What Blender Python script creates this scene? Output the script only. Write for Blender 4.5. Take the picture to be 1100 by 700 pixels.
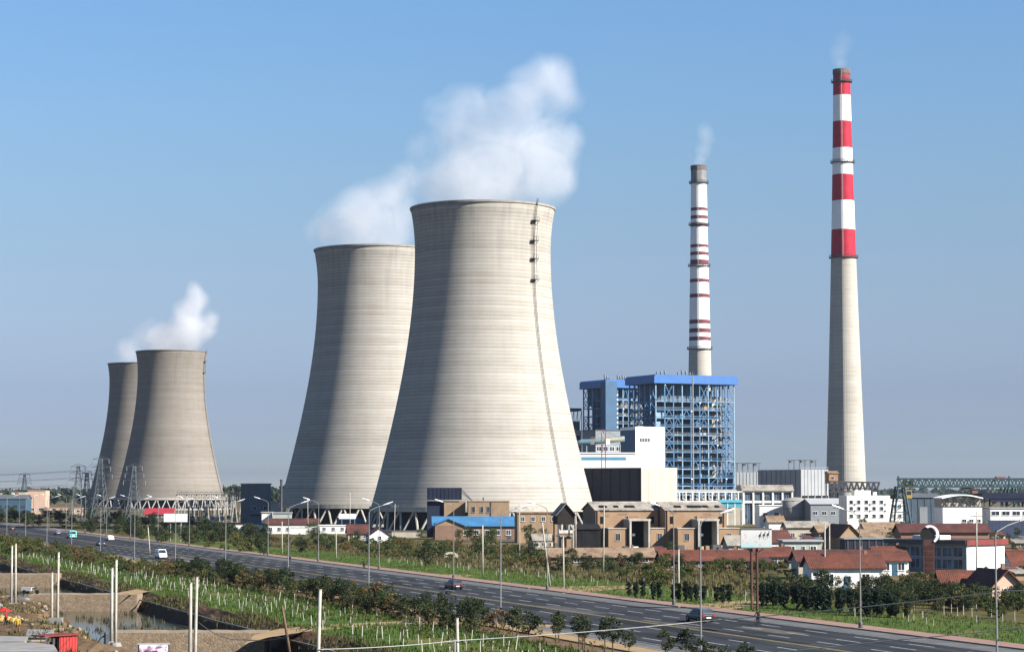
import bpy, bmesh, math, random
import numpy as np
from mathutils import Vector, Matrix, Quaternion

rnd = random.Random(7)
scene = bpy.context.scene
for o in list(bpy.data.objects):
    bpy.data.objects.remove(o, do_unlink=True)

# ------------------------------------------------------------------ camera
F = 2400.0                      # focal length in photograph pixels (1100 wide)
CAM_H = 15.0
PITCH = math.atan(175.0 / F)    # horizon lies 175 px below the picture centre
cam_d = bpy.data.cameras.new("camera")
cam = bpy.data.objects.new("camera", cam_d)
scene.collection.objects.link(cam)
cam.location = (0, 0, CAM_H)
cam.rotation_euler = (math.pi / 2 + PITCH, 0, 0)
cam_d.sensor_width = 36.0
cam_d.lens = F / 1100.0 * 36.0
cam_d.clip_start = 1.0
cam_d.clip_end = 60000.0
scene.camera = cam

# ------------------------------------------------------------------ world and sun
SUN_AZ = math.radians(63)       # to the right of the line from the towers back to the camera
SUN_EL = math.radians(33)
sun_dir = Vector((math.sin(SUN_AZ) * math.cos(SUN_EL), -math.cos(SUN_AZ) * math.cos(SUN_EL), math.sin(SUN_EL)))
world = bpy.data.worlds.new("World")
scene.world = world
world.use_nodes = True
wn, wl = world.node_tree.nodes, world.node_tree.links
wn.clear()
w_out = wn.new("ShaderNodeOutputWorld")
w_bg = wn.new("ShaderNodeBackground")
sky = wn.new("ShaderNodeTexSky")
sky.sky_type = 'NISHITA'
sky.sun_disc = False
sky.sun_elevation = SUN_EL
sky.sun_rotation = math.atan2(sun_dir.x, sun_dir.y)
sky.altitude = 0.0
sky.air_density = 1.0
sky.dust_density = 0.0
sky.ozone_density = 5.0
w_hs = wn.new("ShaderNodeHueSaturation")
w_hs.inputs["Saturation"].default_value = 1.1
w_hs.inputs["Value"].default_value = 1.0
wl.new(sky.outputs[0], w_hs.inputs["Color"])
w_tint = wn.new("ShaderNodeMix"); w_tint.data_type = 'RGBA'; w_tint.blend_type = 'MULTIPLY'     # white balance of the whole sky
w_tint.inputs[0].default_value = 1.0; w_tint.inputs[7].default_value = (1.08, 1.03, 1.10, 1)
wl.new(w_hs.outputs[0], w_tint.inputs[6])
# smog lying over the plain dulls the sky evenly all round the horizon
w_tc = wn.new("ShaderNodeTexCoord"); w_sx = wn.new("ShaderNodeSeparateXYZ"); wl.new(w_tc.outputs["Generated"], w_sx.inputs[0])
w_rp = wn.new("ShaderNodeValToRGB"); w_mr = wn.new("ShaderNodeMapRange")
w_mr.inputs["From Min"].default_value = 0.0; w_mr.inputs["From Max"].default_value = .22
wl.new(w_sx.outputs["Z"], w_mr.inputs["Value"]); wl.new(w_mr.outputs[0], w_rp.inputs["Fac"])
SMOG = [(.013, (.92, 1.0, 1.1)), (.038, (.62, .70, .86)), (.066, (.50, .58, .78)), (.123, (.465, .51, .71)), (.2, (.51, .515, .665)), (.31, (.683, .628, .684)),
        (.425, (.808, .721, .701)), (.54, (.907, .813, .738)), (.65, (.985, .90, .79)), (.76, (1.03, .976, .864)), (1.0, (1.08, 1.08, .98))]
w_e = w_rp.color_ramp.elements
w_e[0].position, w_e[0].color = SMOG[0][0], (*SMOG[0][1], 1); w_e[1].position, w_e[1].color = SMOG[-1][0], (*SMOG[-1][1], 1)
for _p, _c in SMOG[1:-1]: w_e.new(_p).color = (*_c, 1)
w_sm = wn.new("ShaderNodeMix"); w_sm.data_type = 'RGBA'; w_sm.blend_type = 'MULTIPLY'; w_sm.inputs[0].default_value = 1.0
wl.new(w_tint.outputs[2], w_sm.inputs[6]); wl.new(w_rp.outputs["Color"], w_sm.inputs[7]); wl.new(w_sm.outputs[2], w_bg.inputs["Color"])
w_bg.inputs["Strength"].default_value = 0.052
wl.new(w_bg.outputs[0], w_out.inputs["Surface"])

sun_l = bpy.data.lights.new("sun", 'SUN')
sun_l.energy = 5.0
sun_l.angle = math.radians(0.5)
sun_l.color = (1.0, 0.945, 0.86)
sun_o = bpy.data.objects.new("sun", sun_l)
sun_o.rotation_euler = (-sun_dir).to_track_quat('-Z', 'Y').to_euler()
sun_o.location = (300, -300, 400)
scene.collection.objects.link(sun_o)

vs = scene.view_settings
vs.view_transform = 'Standard'
vs.look = 'None'
vs.exposure = 1.42
vs.gamma = 1.0
vs.use_curve_mapping = False
scene.cycles.use_denoising = True
scene.cycles.max_bounces = 6
scene.cycles.volume_bounces = 3
scene.cycles.diffuse_bounces = 3
scene.cycles.transparent_max_bounces = 8
scene.cycles.caustics_reflective = False
scene.cycles.caustics_refractive = False

# ------------------------------------------------------------------ helpers
COL = scene.collection
CT, ST = math.cos(PITCH), math.sin(PITCH)

def ray(px, py):
    x, u = (px - 550.0) / F, (350.0 - py) / F
    return Vector((x, CT - u * ST, ST + u * CT))

def ug(px, py, z=0.0):
    """point of the horizontal plane z seen at a photograph pixel"""
    r = ray(px, py)
    t = (z - CAM_H) / r.z
    return Vector((r.x * t, r.y * t, z))

def uy(px, py, Y):
    """point at depth Y seen at a photograph pixel"""
    r = ray(px, py)
    t = Y / r.y
    return Vector((r.x * t, Y, CAM_H + r.z * t))

SK = 841.0 / F                  # the road runs along X = c - SK * Y
RD = Vector((-SK, 1, 0)).normalized()      # road direction, away from the camera
RN = Vector((RD.y, -RD.x, 0))              # across the road, towards its far kerb
RANG = math.atan2(RD.y, RD.x)

def road_pt(c, Y, z=0.0):
    return Vector((c - SK * Y, Y, z))

def newmesh(name, verts, faces, mats, smooth=False, midx=None):
    me = bpy.data.meshes.new(name)
    me.from_pydata([tuple(v) for v in verts], [], faces)
    for m in (mats if isinstance(mats, (list, tuple)) else [mats]):
        me.materials.append(m)
    if midx is not None:
        me.polygons.foreach_set("material_index", midx)
    if smooth:
        me.polygons.foreach_set("use_smooth", [True] * len(me.polygons))
    me.update()
    return me

def obj(name, me, parent=None, loc=(0, 0, 0), rot=(0, 0, 0), scale=None):
    o = bpy.data.objects.new(name, me)
    COL.objects.link(o)
    o.location = loc
    o.rotation_euler = rot
    if scale is not None:
        o.scale = scale
    if parent is not None:
        o.parent = parent
    return o

def tag(o, label, cat=None, group=None, kind=None):
    if label: o["label"] = label
    if cat: o["category"] = cat
    if group: o["group"] = group
    if kind: o["kind"] = kind
    return o

def thing(name, label, cat, loc=(0, 0, 0), rz=0.0, group=None):
    o = obj(name, None, None, loc, (0, 0, rz))
    o.empty_display_size = 1
    return tag(o, label, cat, group, "thing")

def struct(o):
    o["kind"] = "structure"
    return o

_boxes = {}
def box(name, parent, mat, a, b, rot=(0, 0, 0)):
    """box from corner a to corner b in the parent's space; alike boxes share their mesh"""
    d = tuple(round(abs(b[i] - a[i]), 3) for i in range(3))
    key = (d, mat.name)
    if key not in _boxes:
        x, y, z = d[0] / 2, d[1] / 2, d[2] / 2
        v = [(-x, -y, -z), (x, -y, -z), (x, y, -z), (-x, y, -z), (-x, -y, z), (x, -y, z), (x, y, z), (-x, y, z)]
        f = [(0, 3, 2, 1), (4, 5, 6, 7), (0, 1, 5, 4), (1, 2, 6, 5), (2, 3, 7, 6), (3, 0, 4, 7)]
        _boxes[key] = newmesh(name, v, f, mat)
    c = [(a[i] + b[i]) / 2 for i in range(3)]
    return obj(name, _boxes[key], parent, c, rot)

_unit = {}
def unit_bar(mat, n):
    key = (mat.name, n)
    if key not in _unit:
        v, f = [], []
        for z in (0, 1):
            for k in range(n):
                a = 2 * math.pi * (k + .5) / n
                v.append((math.cos(a), math.sin(a), z))
        for k in range(n):
            f.append((k, (k + 1) % n, n + (k + 1) % n, n + k))
        f.append(tuple(range(n - 1, -1, -1)))
        f.append(tuple(range(n, 2 * n)))
        _unit[key] = newmesh("bar", v, f, mat, smooth=False)
    return _unit[key]

def bar(name, parent, mat, p, q, r, n=4, r2=None):
    p, q = Vector(p), Vector(q)
    d = q - p
    o = obj(name, unit_bar(mat, n), parent, p)
    o.rotation_mode = 'QUATERNION'
    o.rotation_quaternion = d.to_track_quat('Z', 'Y')
    o.scale = (r, r2 or r, d.length)
    return o

class MB:
    """collects pieces of ONE part"""
    def __init__(s): s.v, s.f, s.m = [], [], []
    def box(s, a, b, mi=0):
        i = len(s.v)
        (x0, y0, z0), (x1, y1, z1) = a, b
        s.v += [(x0, y0, z0), (x1, y0, z0), (x1, y1, z0), (x0, y1, z0), (x0, y0, z1), (x1, y0, z1), (x1, y1, z1), (x0, y1, z1)]
        for q in [(0, 3, 2, 1), (4, 5, 6, 7), (0, 1, 5, 4), (1, 2, 6, 5), (2, 3, 7, 6), (3, 0, 4, 7)]:
            s.f.append(tuple(i + k for k in q)); s.m.append(mi)
        return s
    def poly(s, pts, mi=0):
        i = len(s.v); s.v += [tuple(p) for p in pts]
        s.f.append(tuple(range(i, i + len(pts)))); s.m.append(mi)
        return s
    def tube(s, pts, r, n=6, mi=0, caps=True):
        pts = [Vector(p) for p in pts]
        rs = r if isinstance(r, (list, tuple)) else [r] * len(pts)
        i0 = len(s.v)
        for k, p in enumerate(pts):
            t = (pts[min(k + 1, len(pts) - 1)] - pts[max(k - 1, 0)]).normalized()
            a = t.cross(Vector((0, 0, 1)))
            if a.length < 1e-3: a = t.cross(Vector((1, 0, 0)))
            a.normalize(); b = t.cross(a)
            for j in range(n):
                an = 2 * math.pi * j / n
                s.v.append(tuple(p + (a * math.cos(an) + b * math.sin(an)) * rs[k]))
        for k in range(len(pts) - 1):
            for j in range(n):
                s.f.append((i0 + k * n + j, i0 + k * n + (j + 1) % n, i0 + (k + 1) * n + (j + 1) % n, i0 + (k + 1) * n + j)); s.m.append(mi)
        if caps:
            s.f.append(tuple(i0 + j for j in range(n))); s.m.append(mi)
            s.f.append(tuple(i0 + (len(pts) - 1) * n + j for j in range(n - 1, -1, -1))); s.m.append(mi)
        return s
    def prism(s, prof, y0, y1, mi=0, axis='y'):
        """profile in x,z extruded along y (or profile in y,z along x)"""
        n = len(prof); i = len(s.v)
        for yy in (y0, y1):
            for (a, z) in prof:
                s.v.append((a, yy, z) if axis == 'y' else (yy, a, z))
        for k in range(n):
            s.f.append((i + k, i + (k + 1) % n, i + n + (k + 1) % n, i + n + k)); s.m.append(mi)
        s.f.append(tuple(i + k for k in range(n))); s.m.append(mi)
        s.f.append(tuple(i + n + k for k in range(n - 1, -1, -1))); s.m.append(mi)
        return s
    def lathe(s, prof, n=48, mi=0, close=False):
        i0 = len(s.v)
        for (r, z) in prof:
            for k in range(n):
                a = 2 * math.pi * k / n
                s.v.append((r * math.cos(a), r * math.sin(a), z))
        for p in range(len(prof) - 1):
            for k in range(n):
                s.f.append((i0 + p * n + k, i0 + p * n + (k + 1) % n, i0 + (p + 1) * n + (k + 1) % n, i0 + (p + 1) * n + k)); s.m.append(mi)
        if close:
            s.f.append(tuple(i0 + k for k in range(n - 1, -1, -1))); s.m.append(mi)
            L = (len(prof) - 1) * n
            s.f.append(tuple(i0 + L + k for k in range(n))); s.m.append(mi)
        return s
    def mesh(s, name, mats, smooth=False, fix=True):
        me = newmesh(name, s.v, s.f, mats, smooth, s.m)
        if fix:
            bm = bmesh.new(); bm.from_mesh(me)
            bmesh.ops.recalc_face_normals(bm, faces=bm.faces[:])
            bm.to_mesh(me); bm.free()
        return me
    def build(s, name, mats, parent=None, loc=(0, 0, 0), smooth=False, rot=(0, 0, 0)):
        return obj(name, s.mesh(name, mats, smooth), parent, loc, rot)

ORD = ["first", "second", "third", "fourth", "fifth", "sixth", "seventh", "eighth", "ninth", "tenth", "eleventh", "twelfth",
       "thirteenth", "fourteenth", "fifteenth", "sixteenth", "seventeenth", "eighteenth", "nineteenth", "twentieth"]

# ------------------------------------------------------------------ materials
def base_mat(name):
    m = bpy.data.materials.new(name)
    m.use_nodes = True
    nt = m.node_tree
    return m, nt.nodes, nt.links, nt.nodes["Principled BSDF"]

def noise(N, L, scale, detail=4.0, vec=None, rough=.55):
    n = N.new("ShaderNodeTexNoise")
    n.inputs["Scale"].default_value = scale
    n.inputs["Detail"].default_value = detail
    n.inputs["Roughness"].default_value = rough
    if vec is None:
        g = N.new("ShaderNodeNewGeometry"); vec = g.outputs["Position"]
    L.new(vec, n.inputs["Vector"])
    return n.outputs["Fac"]

def ramp(N, L, fac, stops):
    r = N.new("ShaderNodeValToRGB")
    e = r.color_ramp.elements
    e[0].position, e[0].color = stops[0][0], (*stops[0][1], 1)
    e[1].position, e[1].color = stops[-1][0], (*stops[-1][1], 1)
    for p, c in stops[1:-1]:
        k = e.new(p); k.color = (*c, 1)
    L.new(fac, r.inputs["Fac"])
    return r.outputs["Color"]

def mixc(N, L, fac, a, b, mode='MIX'):
    n = N.new("ShaderNodeMix"); n.data_type = 'RGBA'; n.blend_type = mode
    for s, v in ((n.inputs[0], fac), (n.inputs[6], a), (n.inputs[7], b)):
        if hasattr(v, "is_linked") or hasattr(v, "links"): L.new(v, s)
        elif isinstance(v, (int, float)): s.default_value = v
        else: s.default_value = (*v, 1)
    return n.outputs[2]

def math_n(N, L, op, a, b=None, c=None):
    n = N.new("ShaderNodeMath"); n.operation = op
    for k, v in enumerate((a, b, c)):
        if v is None: continue
        if isinstance(v, (int, float)): n.inputs[k].default_value = v
        else: L.new(v, n.inputs[k])
    return n.outputs[0]

def bump(N, L, P, height, strength=.3, dist=.1):
    b = N.new("ShaderNodeBump")
    b.inputs["Strength"].default_value = strength
    b.inputs["Distance"].default_value = dist
    L.new(height, b.inputs["Height"]); L.new(b.outputs[0], P.inputs["Normal"])

_mats = {}
def M(name, col, rough=.8, var=.18, scale=.6, metal=0.0, bmp=0.0, stain=0.0):
    """painted or plain surface: its colour with mottling and weather streaks"""
    k_ = .9 if min(col) > .6 else .62
    col = tuple(c * k_ for c in col)
    if name in _mats: return _mats[name]
    m, N, L, P = base_mat(name)
    f = noise(N, L, scale, 5)
    lo = tuple(c * (1 - var) for c in col); hi = tuple(min(1, c * (1 + var)) for c in col)
    c = ramp(N, L, f, [(.3, lo), (.7, hi)])
    if stain:
        g = N.new("ShaderNodeNewGeometry")
        mp = N.new("ShaderNodeMapping"); mp.inputs["Scale"].default_value = (1.2, 1.2, .12)
        L.new(g.outputs["Position"], mp.inputs["Vector"])
        s = noise(N, L, 1.0, 4, mp.outputs[0])
        k = ramp(N, L, s, [(.45, (0, 0, 0)), (.75, (1, 1, 1))])
        c = mixc(N, L, math_n(N, L, 'MULTIPLY', k, stain), c, tuple(x * .45 for x in col))
    L.new(c, P.inputs["Base Color"])
    P.inputs["Roughness"].default_value = rough
    P.inputs["Metallic"].default_value = metal
    if rough >= .7: P.inputs["Specular IOR Level"].default_value = .15
    if bmp: bump(N, L, P, noise(N, L, scale * 6, 3), bmp, .05)
    _mats[name] = m
    return m

def tower_concrete(name, col, lift=1.25, seed=0.0, con=1.0, top=None):
    m, N, L, P = base_mat(name)
    tc = N.new("ShaderNodeTexCoord")
    sx = N.new("ShaderNodeSeparateXYZ"); L.new(tc.outputs["Object"], sx.inputs[0])
    zl = math_n(N, L, 'DIVIDE', sx.outputs["Z"], lift)
    fl = math_n(N, L, 'FLOOR', math_n(N, L, 'ADD', zl, seed))
    wnz = N.new("ShaderNodeTexWhiteNoise"); wnz.noise_dimensions = '1D'; L.new(fl, wnz.inputs["W"])
    fr = math_n(N, L, 'FRACT', zl)
    joint = math_n(N, L, 'LESS_THAN', fr, .36)
    # groups of lifts share a tone
    fl2 = math_n(N, L, 'FLOOR', math_n(N, L, 'DIVIDE', zl, 6.3))
    wn2 = N.new("ShaderNodeTexWhiteNoise"); wn2.noise_dimensions = '1D'; L.new(fl2, wn2.inputs["W"])
    # patches that differ inside one lift
    mp = N.new("ShaderNodeMapping"); mp.inputs["Scale"].default_value = (.09, .09, .55)
    L.new(tc.outputs["Object"], mp.inputs["Vector"])
    pn = noise(N, L, 1.0, 5, mp.outputs[0], .65)
    mp2 = N.new("ShaderNodeMapping"); mp2.inputs["Scale"].default_value = (.35, .35, .018)
    L.new(tc.outputs["Object"], mp2.inputs["Vector"])
    st = noise(N, L, 1.0, 4, mp2.outputs[0], .6)
    t = math_n(N, L, 'MULTIPLY_ADD', wnz.outputs["Value"], .16 * con, .90 - .1 * con)
    t = math_n(N, L, 'MULTIPLY_ADD', wn2.outputs["Value"], .10, t)
    t = math_n(N, L, 'MULTIPLY_ADD', pn, .36, math_n(N, L, 'SUBTRACT', t, .18))
    t = math_n(N, L, 'MULTIPLY_ADD', st, .22, math_n(N, L, 'SUBTRACT', t, .11))
    t = math_n(N, L, 'SUBTRACT', t, math_n(N, L, 'MULTIPLY', joint, .15 * con))
    if top:      # rain stains running down from the rim
        mp3 = N.new("ShaderNodeMapping"); mp3.inputs["Scale"].default_value = (.5, .5, .012)
        L.new(tc.outputs["Object"], mp3.inputs["Vector"])
        s3 = ramp(N, L, noise(N, L, 1.0, 5, mp3.outputs[0], .7), [(.46, (0, 0, 0)), (.7, (1, 1, 1))])
        mz = N.new("ShaderNodeMapRange"); mz.inputs["From Min"].default_value = top - 34; mz.inputs["From Max"].default_value = top
        L.new(sx.outputs["Z"], mz.inputs["Value"])
        t = math_n(N, L, 'SUBTRACT', t, math_n(N, L, 'MULTIPLY', math_n(N, L, 'MULTIPLY', s3, mz.outputs[0]), .20))
    c = N.new("ShaderNodeVectorMath"); c.operation = 'SCALE'
    tint = ramp(N, L, pn, [(.3, col), (.7, (col[0] * .97, col[1] * 1.0, col[2] * 1.06))])
    L.new(tint, c.inputs[0]); L.new(t, c.inputs["Scale"])
    L.new(c.outputs[0], P.inputs["Base Color"])
    P.inputs["Roughness"].default_value = .9
    P.inputs["Specular IOR Level"].default_value = .2
    bump(N, L, P, math_n(N, L, 'SUBTRACT', 1.0, joint), .35, .06)
    _mats[name] = m
    return m

def foliage(name, cols, rough=.7):
    cols = [tuple(c * .68 for c in k) for k in cols]
    m, N, L, P = base_mat(name)
    g = N.new("ShaderNodeNewGeometry"); oi = N.new("ShaderNodeObjectInfo")
    t = math_n(N, L, 'MULTIPLY_ADD', g.outputs["Random Per Island"], .55, math_n(N, L, 'MULTIPLY', oi.outputs["Random"], .45))
    c = ramp(N, L, t, [(i / (len(cols) - 1) * .9 + .05, k) for i, k in enumerate(cols)])
    L.new(c, P.inputs["Base Color"])
    P.inputs["Roughness"].default_value = rough
    P.inputs["Specular IOR Level"].default_value = .25
    tr = N.new("ShaderNodeBsdfTranslucent"); L.new(c, tr.inputs["Color"])
    mx = N.new("ShaderNodeMixShader"); mx.inputs[0].default_value = .22
    L.new(P.outputs[0], mx.inputs[1]); L.new(tr.outputs[0], mx.inputs[2])
    L.new(mx.outputs[0], N["Material Output"].inputs["Surface"])
    return m

def ground_mat(name, stops, scale=.08, fine=1.2, bmp=.4):
    stops = [(p, (c[0] * .68, c[1] * .62, c[2] * .52)) for p, c in stops]
    m, N, L, P = base_mat(name)
    a = noise(N, L, scale, 6, rough=.6); b = noise(N, L, fine, 5, rough=.7)
    t = math_n(N, L, 'MULTIPLY_ADD', a, .6, math_n(N, L, 'MULTIPLY', b, .4))
    L.new(ramp(N, L, t, stops), P.inputs["Base Color"])
    P.inputs["Roughness"].default_value = .95
    P.inputs["Specular IOR Level"].default_value = .15
    bump(N, L, P, b, bmp, .15)
    return m

def asphalt_mat():
    m, N, L, P = base_mat("asphalt")
    g = N.new("ShaderNodeNewGeometry")
    mp = N.new("ShaderNodeMapping"); mp.vector_type = 'POINT'
    mp.inputs["Rotation"].default_value = (0, 0, -RANG)
    L.new(g.outputs["Position"], mp.inputs["Vector"])
    mp2 = N.new("ShaderNodeMapping"); mp2.inputs["Scale"].default_value = (.012, .55, 1)
    L.new(mp.outputs[0], mp2.inputs["Vector"])
    a = noise(N, L, 1.0, 4, mp2.outputs[0]); b = noise(N, L, .09, 5); c = noise(N, L, 9.0, 3)
    t = math_n(N, L, 'MULTIPLY_ADD', a, .55, math_n(N, L, 'MULTIPLY', b, .3))
    t = math_n(N, L, 'MULTIPLY_ADD', c, .15, t)
    L.new(ramp(N, L, t, [(.34, (.009, .010, .012)), (.46, (.019, .0205, .024)), (.56, (.029, .031, .036)), (.70, (.066, .067, .071))]), P.inputs["Base Color"])
    P.inputs["Roughness"].default_value = .9
    P.inputs["Specular IOR Level"].default_value = .12
    bump(N, L, P, c, .2, .02)
    return m

def paver_mat():
    m, N, L, P = base_mat("red_pavers")
    g = N.new("ShaderNodeNewGeometry")
    mp = N.new("ShaderNodeMapping"); mp.inputs["Rotation"].default_value = (0, 0, -RANG)
    L.new(g.outputs["Position"], mp.inputs["Vector"])
    br = N.new("ShaderNodeTexBrick")
    br.inputs["Scale"].default_value = 2.5
    br.inputs["Color1"].default_value = (.22, .11, .085, 1); br.inputs["Color2"].default_value = (.19, .10, .08, 1)
    br.inputs["Mortar"].default_value = (.19, .15, .12, 1); br.inputs["Mortar Size"].default_value = .015
    L.new(mp.outputs[0], br.inputs["Vector"])
    n = noise(N, L, .25, 5)
    dust = ramp(N, L, n, [(.5, (0, 0, 0)), (.72, (1, 1, 1))])
    L.new(mixc(N, L, math_n(N, L, 'MULTIPLY', dust, .6), br.outputs["Color"], (.24, .175, .115)), P.inputs["Base Color"])
    P.inputs["Roughness"].default_value = .9
    return m

def rooftile_mat(name, c1, c2):
    c1, c2 = tuple(c * .6 for c in c1), tuple(c * .6 for c in c2)
    m, N, L, P = base_mat(name)
    tc = N.new("ShaderNodeTexCoord")
    w = N.new("ShaderNodeTexWave"); w.bands_direction = 'X'; w.inputs["Scale"].default_value = 1.1
    L.new(tc.outputs["Object"], w.inputs["Vector"])
    a = noise(N, L, .35, 5); b = noise(N, L, 2.5, 4)
    t = math_n(N, L, 'MULTIPLY_ADD', a, .55, math_n(N, L, 'MULTIPLY', b, .45))
    c = ramp(N, L, t, [(.34, tuple(x * .28 for x in c1)), (.45, tuple(x * .7 for x in c1)), (.55, c1), (.66, c2), (.74, (.20, .16, .12))])
    L.new(c, P.inputs["Base Color"])
    P.inputs["Roughness"].default_value = .85
    bump(N, L, P, w.outputs["Fac"], .3, .10)
    return m

def brick_mat(name, c1, c2, mortar):
    c1, c2, mortar = (tuple(c * .52 for c in q) for q in (c1, c2, mortar))
    m, N, L, P = base_mat(name)
    tc = N.new("ShaderNodeTexCoord"); sx = N.new("ShaderNodeSeparateXYZ"); cx = N.new("ShaderNodeCombineXYZ")
    L.new(tc.outputs["Object"], sx.inputs[0])
    L.new(math_n(N, L, 'ADD', sx.outputs["X"], sx.outputs["Y"]), cx.inputs[0]); L.new(sx.outputs["Z"], cx.inputs[1])
    br = N.new("ShaderNodeTexBrick"); br.inputs["Scale"].default_value = 1.0
    br.inputs["Brick Width"].default_value = .5; br.inputs["Row Height"].default_value = .16
    br.inputs["Color1"].default_value = (*c1, 1); br.inputs["Color2"].default_value = (*c2, 1); br.inputs["Mortar"].default_value = (*mortar, 1)
    L.new(cx.outputs[0], br.inputs["Vector"])
    n = noise(N, L, .35, 5)
    L.new(mixc(N, L, .35, br.outputs["Color"], ramp(N, L, n, [(.3, tuple(x * .55 for x in c1)), (.7, c2)])), P.inputs["Base Color"])
    P.inputs["Roughness"].default_value = .9
    return m

def corrugated(name, col, pitch=2.2, rough=.55, axis='X'):
    col = tuple(c * .58 for c in col)
    m, N, L, P = base_mat(name)
    tc = N.new("ShaderNodeTexCoord")
    w = N.new("ShaderNodeTexWave"); w.bands_direction = axis; w.inputs["Scale"].default_value = pitch
    L.new(tc.outputs["Object"], w.inputs["Vector"])
    n = noise(N, L, .3, 5)
    L.new(ramp(N, L, n, [(.3, tuple(c * .8 for c in col)), (.7, tuple(min(1, c * 1.15) for c in col))]), P.inputs["Base Color"])
    P.inputs["Roughness"].default_value = rough
    bump(N, L, P, w.outputs["Fac"], .5, .06)
    return m

def water_mat():
    m, N, L, P = base_mat("pond_water")
    P.inputs["Base Color"].default_value = (.035, .040, .026, 1)
    P.inputs["Roughness"].default_value = .12
    P.inputs["IOR"].default_value = 1.33
    bump(N, L, P, noise(N, L, 1.3, 3), .06, .05)
    return m

def glass_mat(name, col=(.02, .03, .045)):
    m, N, L, P = base_mat(name)
    n = noise(N, L, .45, 2)
    L.new(ramp(N, L, n, [(.35, tuple(c * .5 for c in col)), (.7, tuple(c * 1.8 for c in col))]), P.inputs["Base Color"])
    P.inputs["Roughness"].default_value = .12
    return m

def stone_wall_mat():
    m, N, L, P = base_mat("rubble_stone_wall")
    v = N.new("ShaderNodeTexVoronoi"); v.feature = 'DISTANCE_TO_EDGE'; v.inputs["Scale"].default_value = 3.4
    v2 = N.new("ShaderNodeTexVoronoi"); v2.inputs["Scale"].default_value = 3.4
    g = N.new("ShaderNodeNewGeometry"); L.new(g.outputs["Position"], v.inputs["Vector"]); L.new(g.outputs["Position"], v2.inputs["Vector"])
    sp = N.new("ShaderNodeSeparateColor"); L.new(v2.outputs["Color"], sp.inputs[0])
    c = ramp(N, L, sp.outputs[0], [(0, (.15, .11, .072)), (.5, (.20, .145, .093)), (1, (.24, .18, .12))])
    e = ramp(N, L, v.outputs["Distance"], [(.02, (1, 1, 1)), (.07, (0, 0, 0))])
    n = noise(N, L, .3, 5)
    c = mixc(N, L, math_n(N, L, 'MULTIPLY', e, .35), c, (.14, .105, .07))
    c = mixc(N, L, ramp(N, L, n, [(.5, (0, 0, 0)), (.75, (.6, .6, .6))]), c, (.15, .11, .07))
    L.new(c, P.inputs["Base Color"]); P.inputs["Roughness"].default_value = .95
    bump(N, L, P, v.outputs["Distance"], .5, .1)
    return m

CONC = tower_concrete("ribbed_tower_concrete", (.345, .318, .274), top=115.0)
CONC_FAR = tower_concrete("weathered_tower_concrete", (.195, .172, .143), 1.5, 3.0, .8, 115.0)
CHIM = tower_concrete("chimney_concrete", (.365, .335, .285), 2.2, 5.0, .35)
LEGC = M("pale_leg_concrete", (.50, .47, .42), .85, .2)
DARKFILL = M("wet_cooling_fill", (.035, .038, .042), .9, .3)
RED = M("chimney_red_paint", (.56, .03, .06), .7, .15, .25, stain=.2)
DKRED = M("faded_red_paint", (.22, .065, .08), .75, .25, .25, stain=.4)
WHT = M("chimney_white_paint", (.80, .79, .77), .7, .05, .25, stain=.06)
SOOT = M("soot_stained_concrete", (.22, .17, .16), .9, .3, .3, stain=.6)
GREYTOP = M("grey_chimney_top", (.30, .30, .30), .9, .2, .3, stain=.5)
STEEL = M("dark_steel", (.07, .075, .085), .6, .25)
GALV = M("galvanised_steel", (.33, .35, .37), .5, .15)
LAMPG = M("lamp_grey_paint", (.24, .245, .25), .55, .12)
LAMPDK = M("lamp_dark_paint", (.10, .09, .085), .6, .2)
LAMPW = M("lamp_white_housing", (.56, .57, .58), .4, .05)
POLEC = M("white_concrete_pole", (.55, .52, .45), .85, .2, 1.5, stain=.7)
POLEW = M("brown_wood_pole", (.16, .11, .075), .9, .25)
WIRE = M("grey_wire", (.42, .43, .42), .5, .1)
WIREDK = M("dark_wire", (.06, .06, .065), .6, .1)
BLUE = M("blue_roof_cladding", (.028, .165, .50), .5, .1, .2, stain=.15)
BLUEF = M("blue_steel_frame", (.06, .20, .40), .55, .2, .3)
BLUEL = M("light_blue_steel", (.26, .42, .56), .55, .2, .3)
NAVY = corrugated("navy_cladding", (.014, .018, .034), 1.1, .92)
NAVYF = M("dark_navy_panel", (.022, .030, .060), .7, .25, .15)
BEIGE = M("beige_concrete_panel", (.60, .55, .46), .85, .08, .2, stain=.2)
WHITE = M("white_cladding", (.82, .83, .83), .6, .05, .2, stain=.12)
WHITEW = M("white_render_wall", (.74, .73, .69), .85, .08, .4, stain=.3)
CREAM = M("cream_render_wall", (.60, .54, .44), .85, .1, .4, stain=.3)
PEACH = M("peach_render_wall", (.72, .50, .38), .85, .06, .2, stain=.15)
TAN = M("tan_brick_wall", (.42, .29, .18), .9, .12, .5, stain=.25)
GREYW = M("grey_cladding", (.30, .33, .36), .7, .1, .2, stain=.2)
GREYL = M("light_grey_cladding", (.46, .48, .50), .7, .06, .2, stain=.15)
GREYD = M("dark_grey_cladding", (.13, .145, .165), .75, .15, .2)
PGREEN = M("pale_green_wall", (.50, .56, .50), .8, .08, .4, stain=.2)
DGREEN = M("dark_green_wall", (.08, .13, .12), .8, .2)
CRANEG = M("crane_green_paint", (.022, .075, .085), .6, .2)
CRANEY = M("crane_yellow_paint", (.55, .36, .06), .6, .15)
CRANER = M("crane_red_paint", (.42, .10, .08), .6, .2)
CYAN = M("cyan_sheet", (.12, .46, .58), .5, .12, .4)
REDPL = M("red_painted_trim", (.22, .03, .025), .6, .2)
ROOFR = rooftile_mat("red_clay_tiles", (.165, .040, .017), (.235, .075, .036))
ROOFD = rooftile_mat("dark_red_tiles", (.11, .028, .02), (.17, .05, .034))
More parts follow.
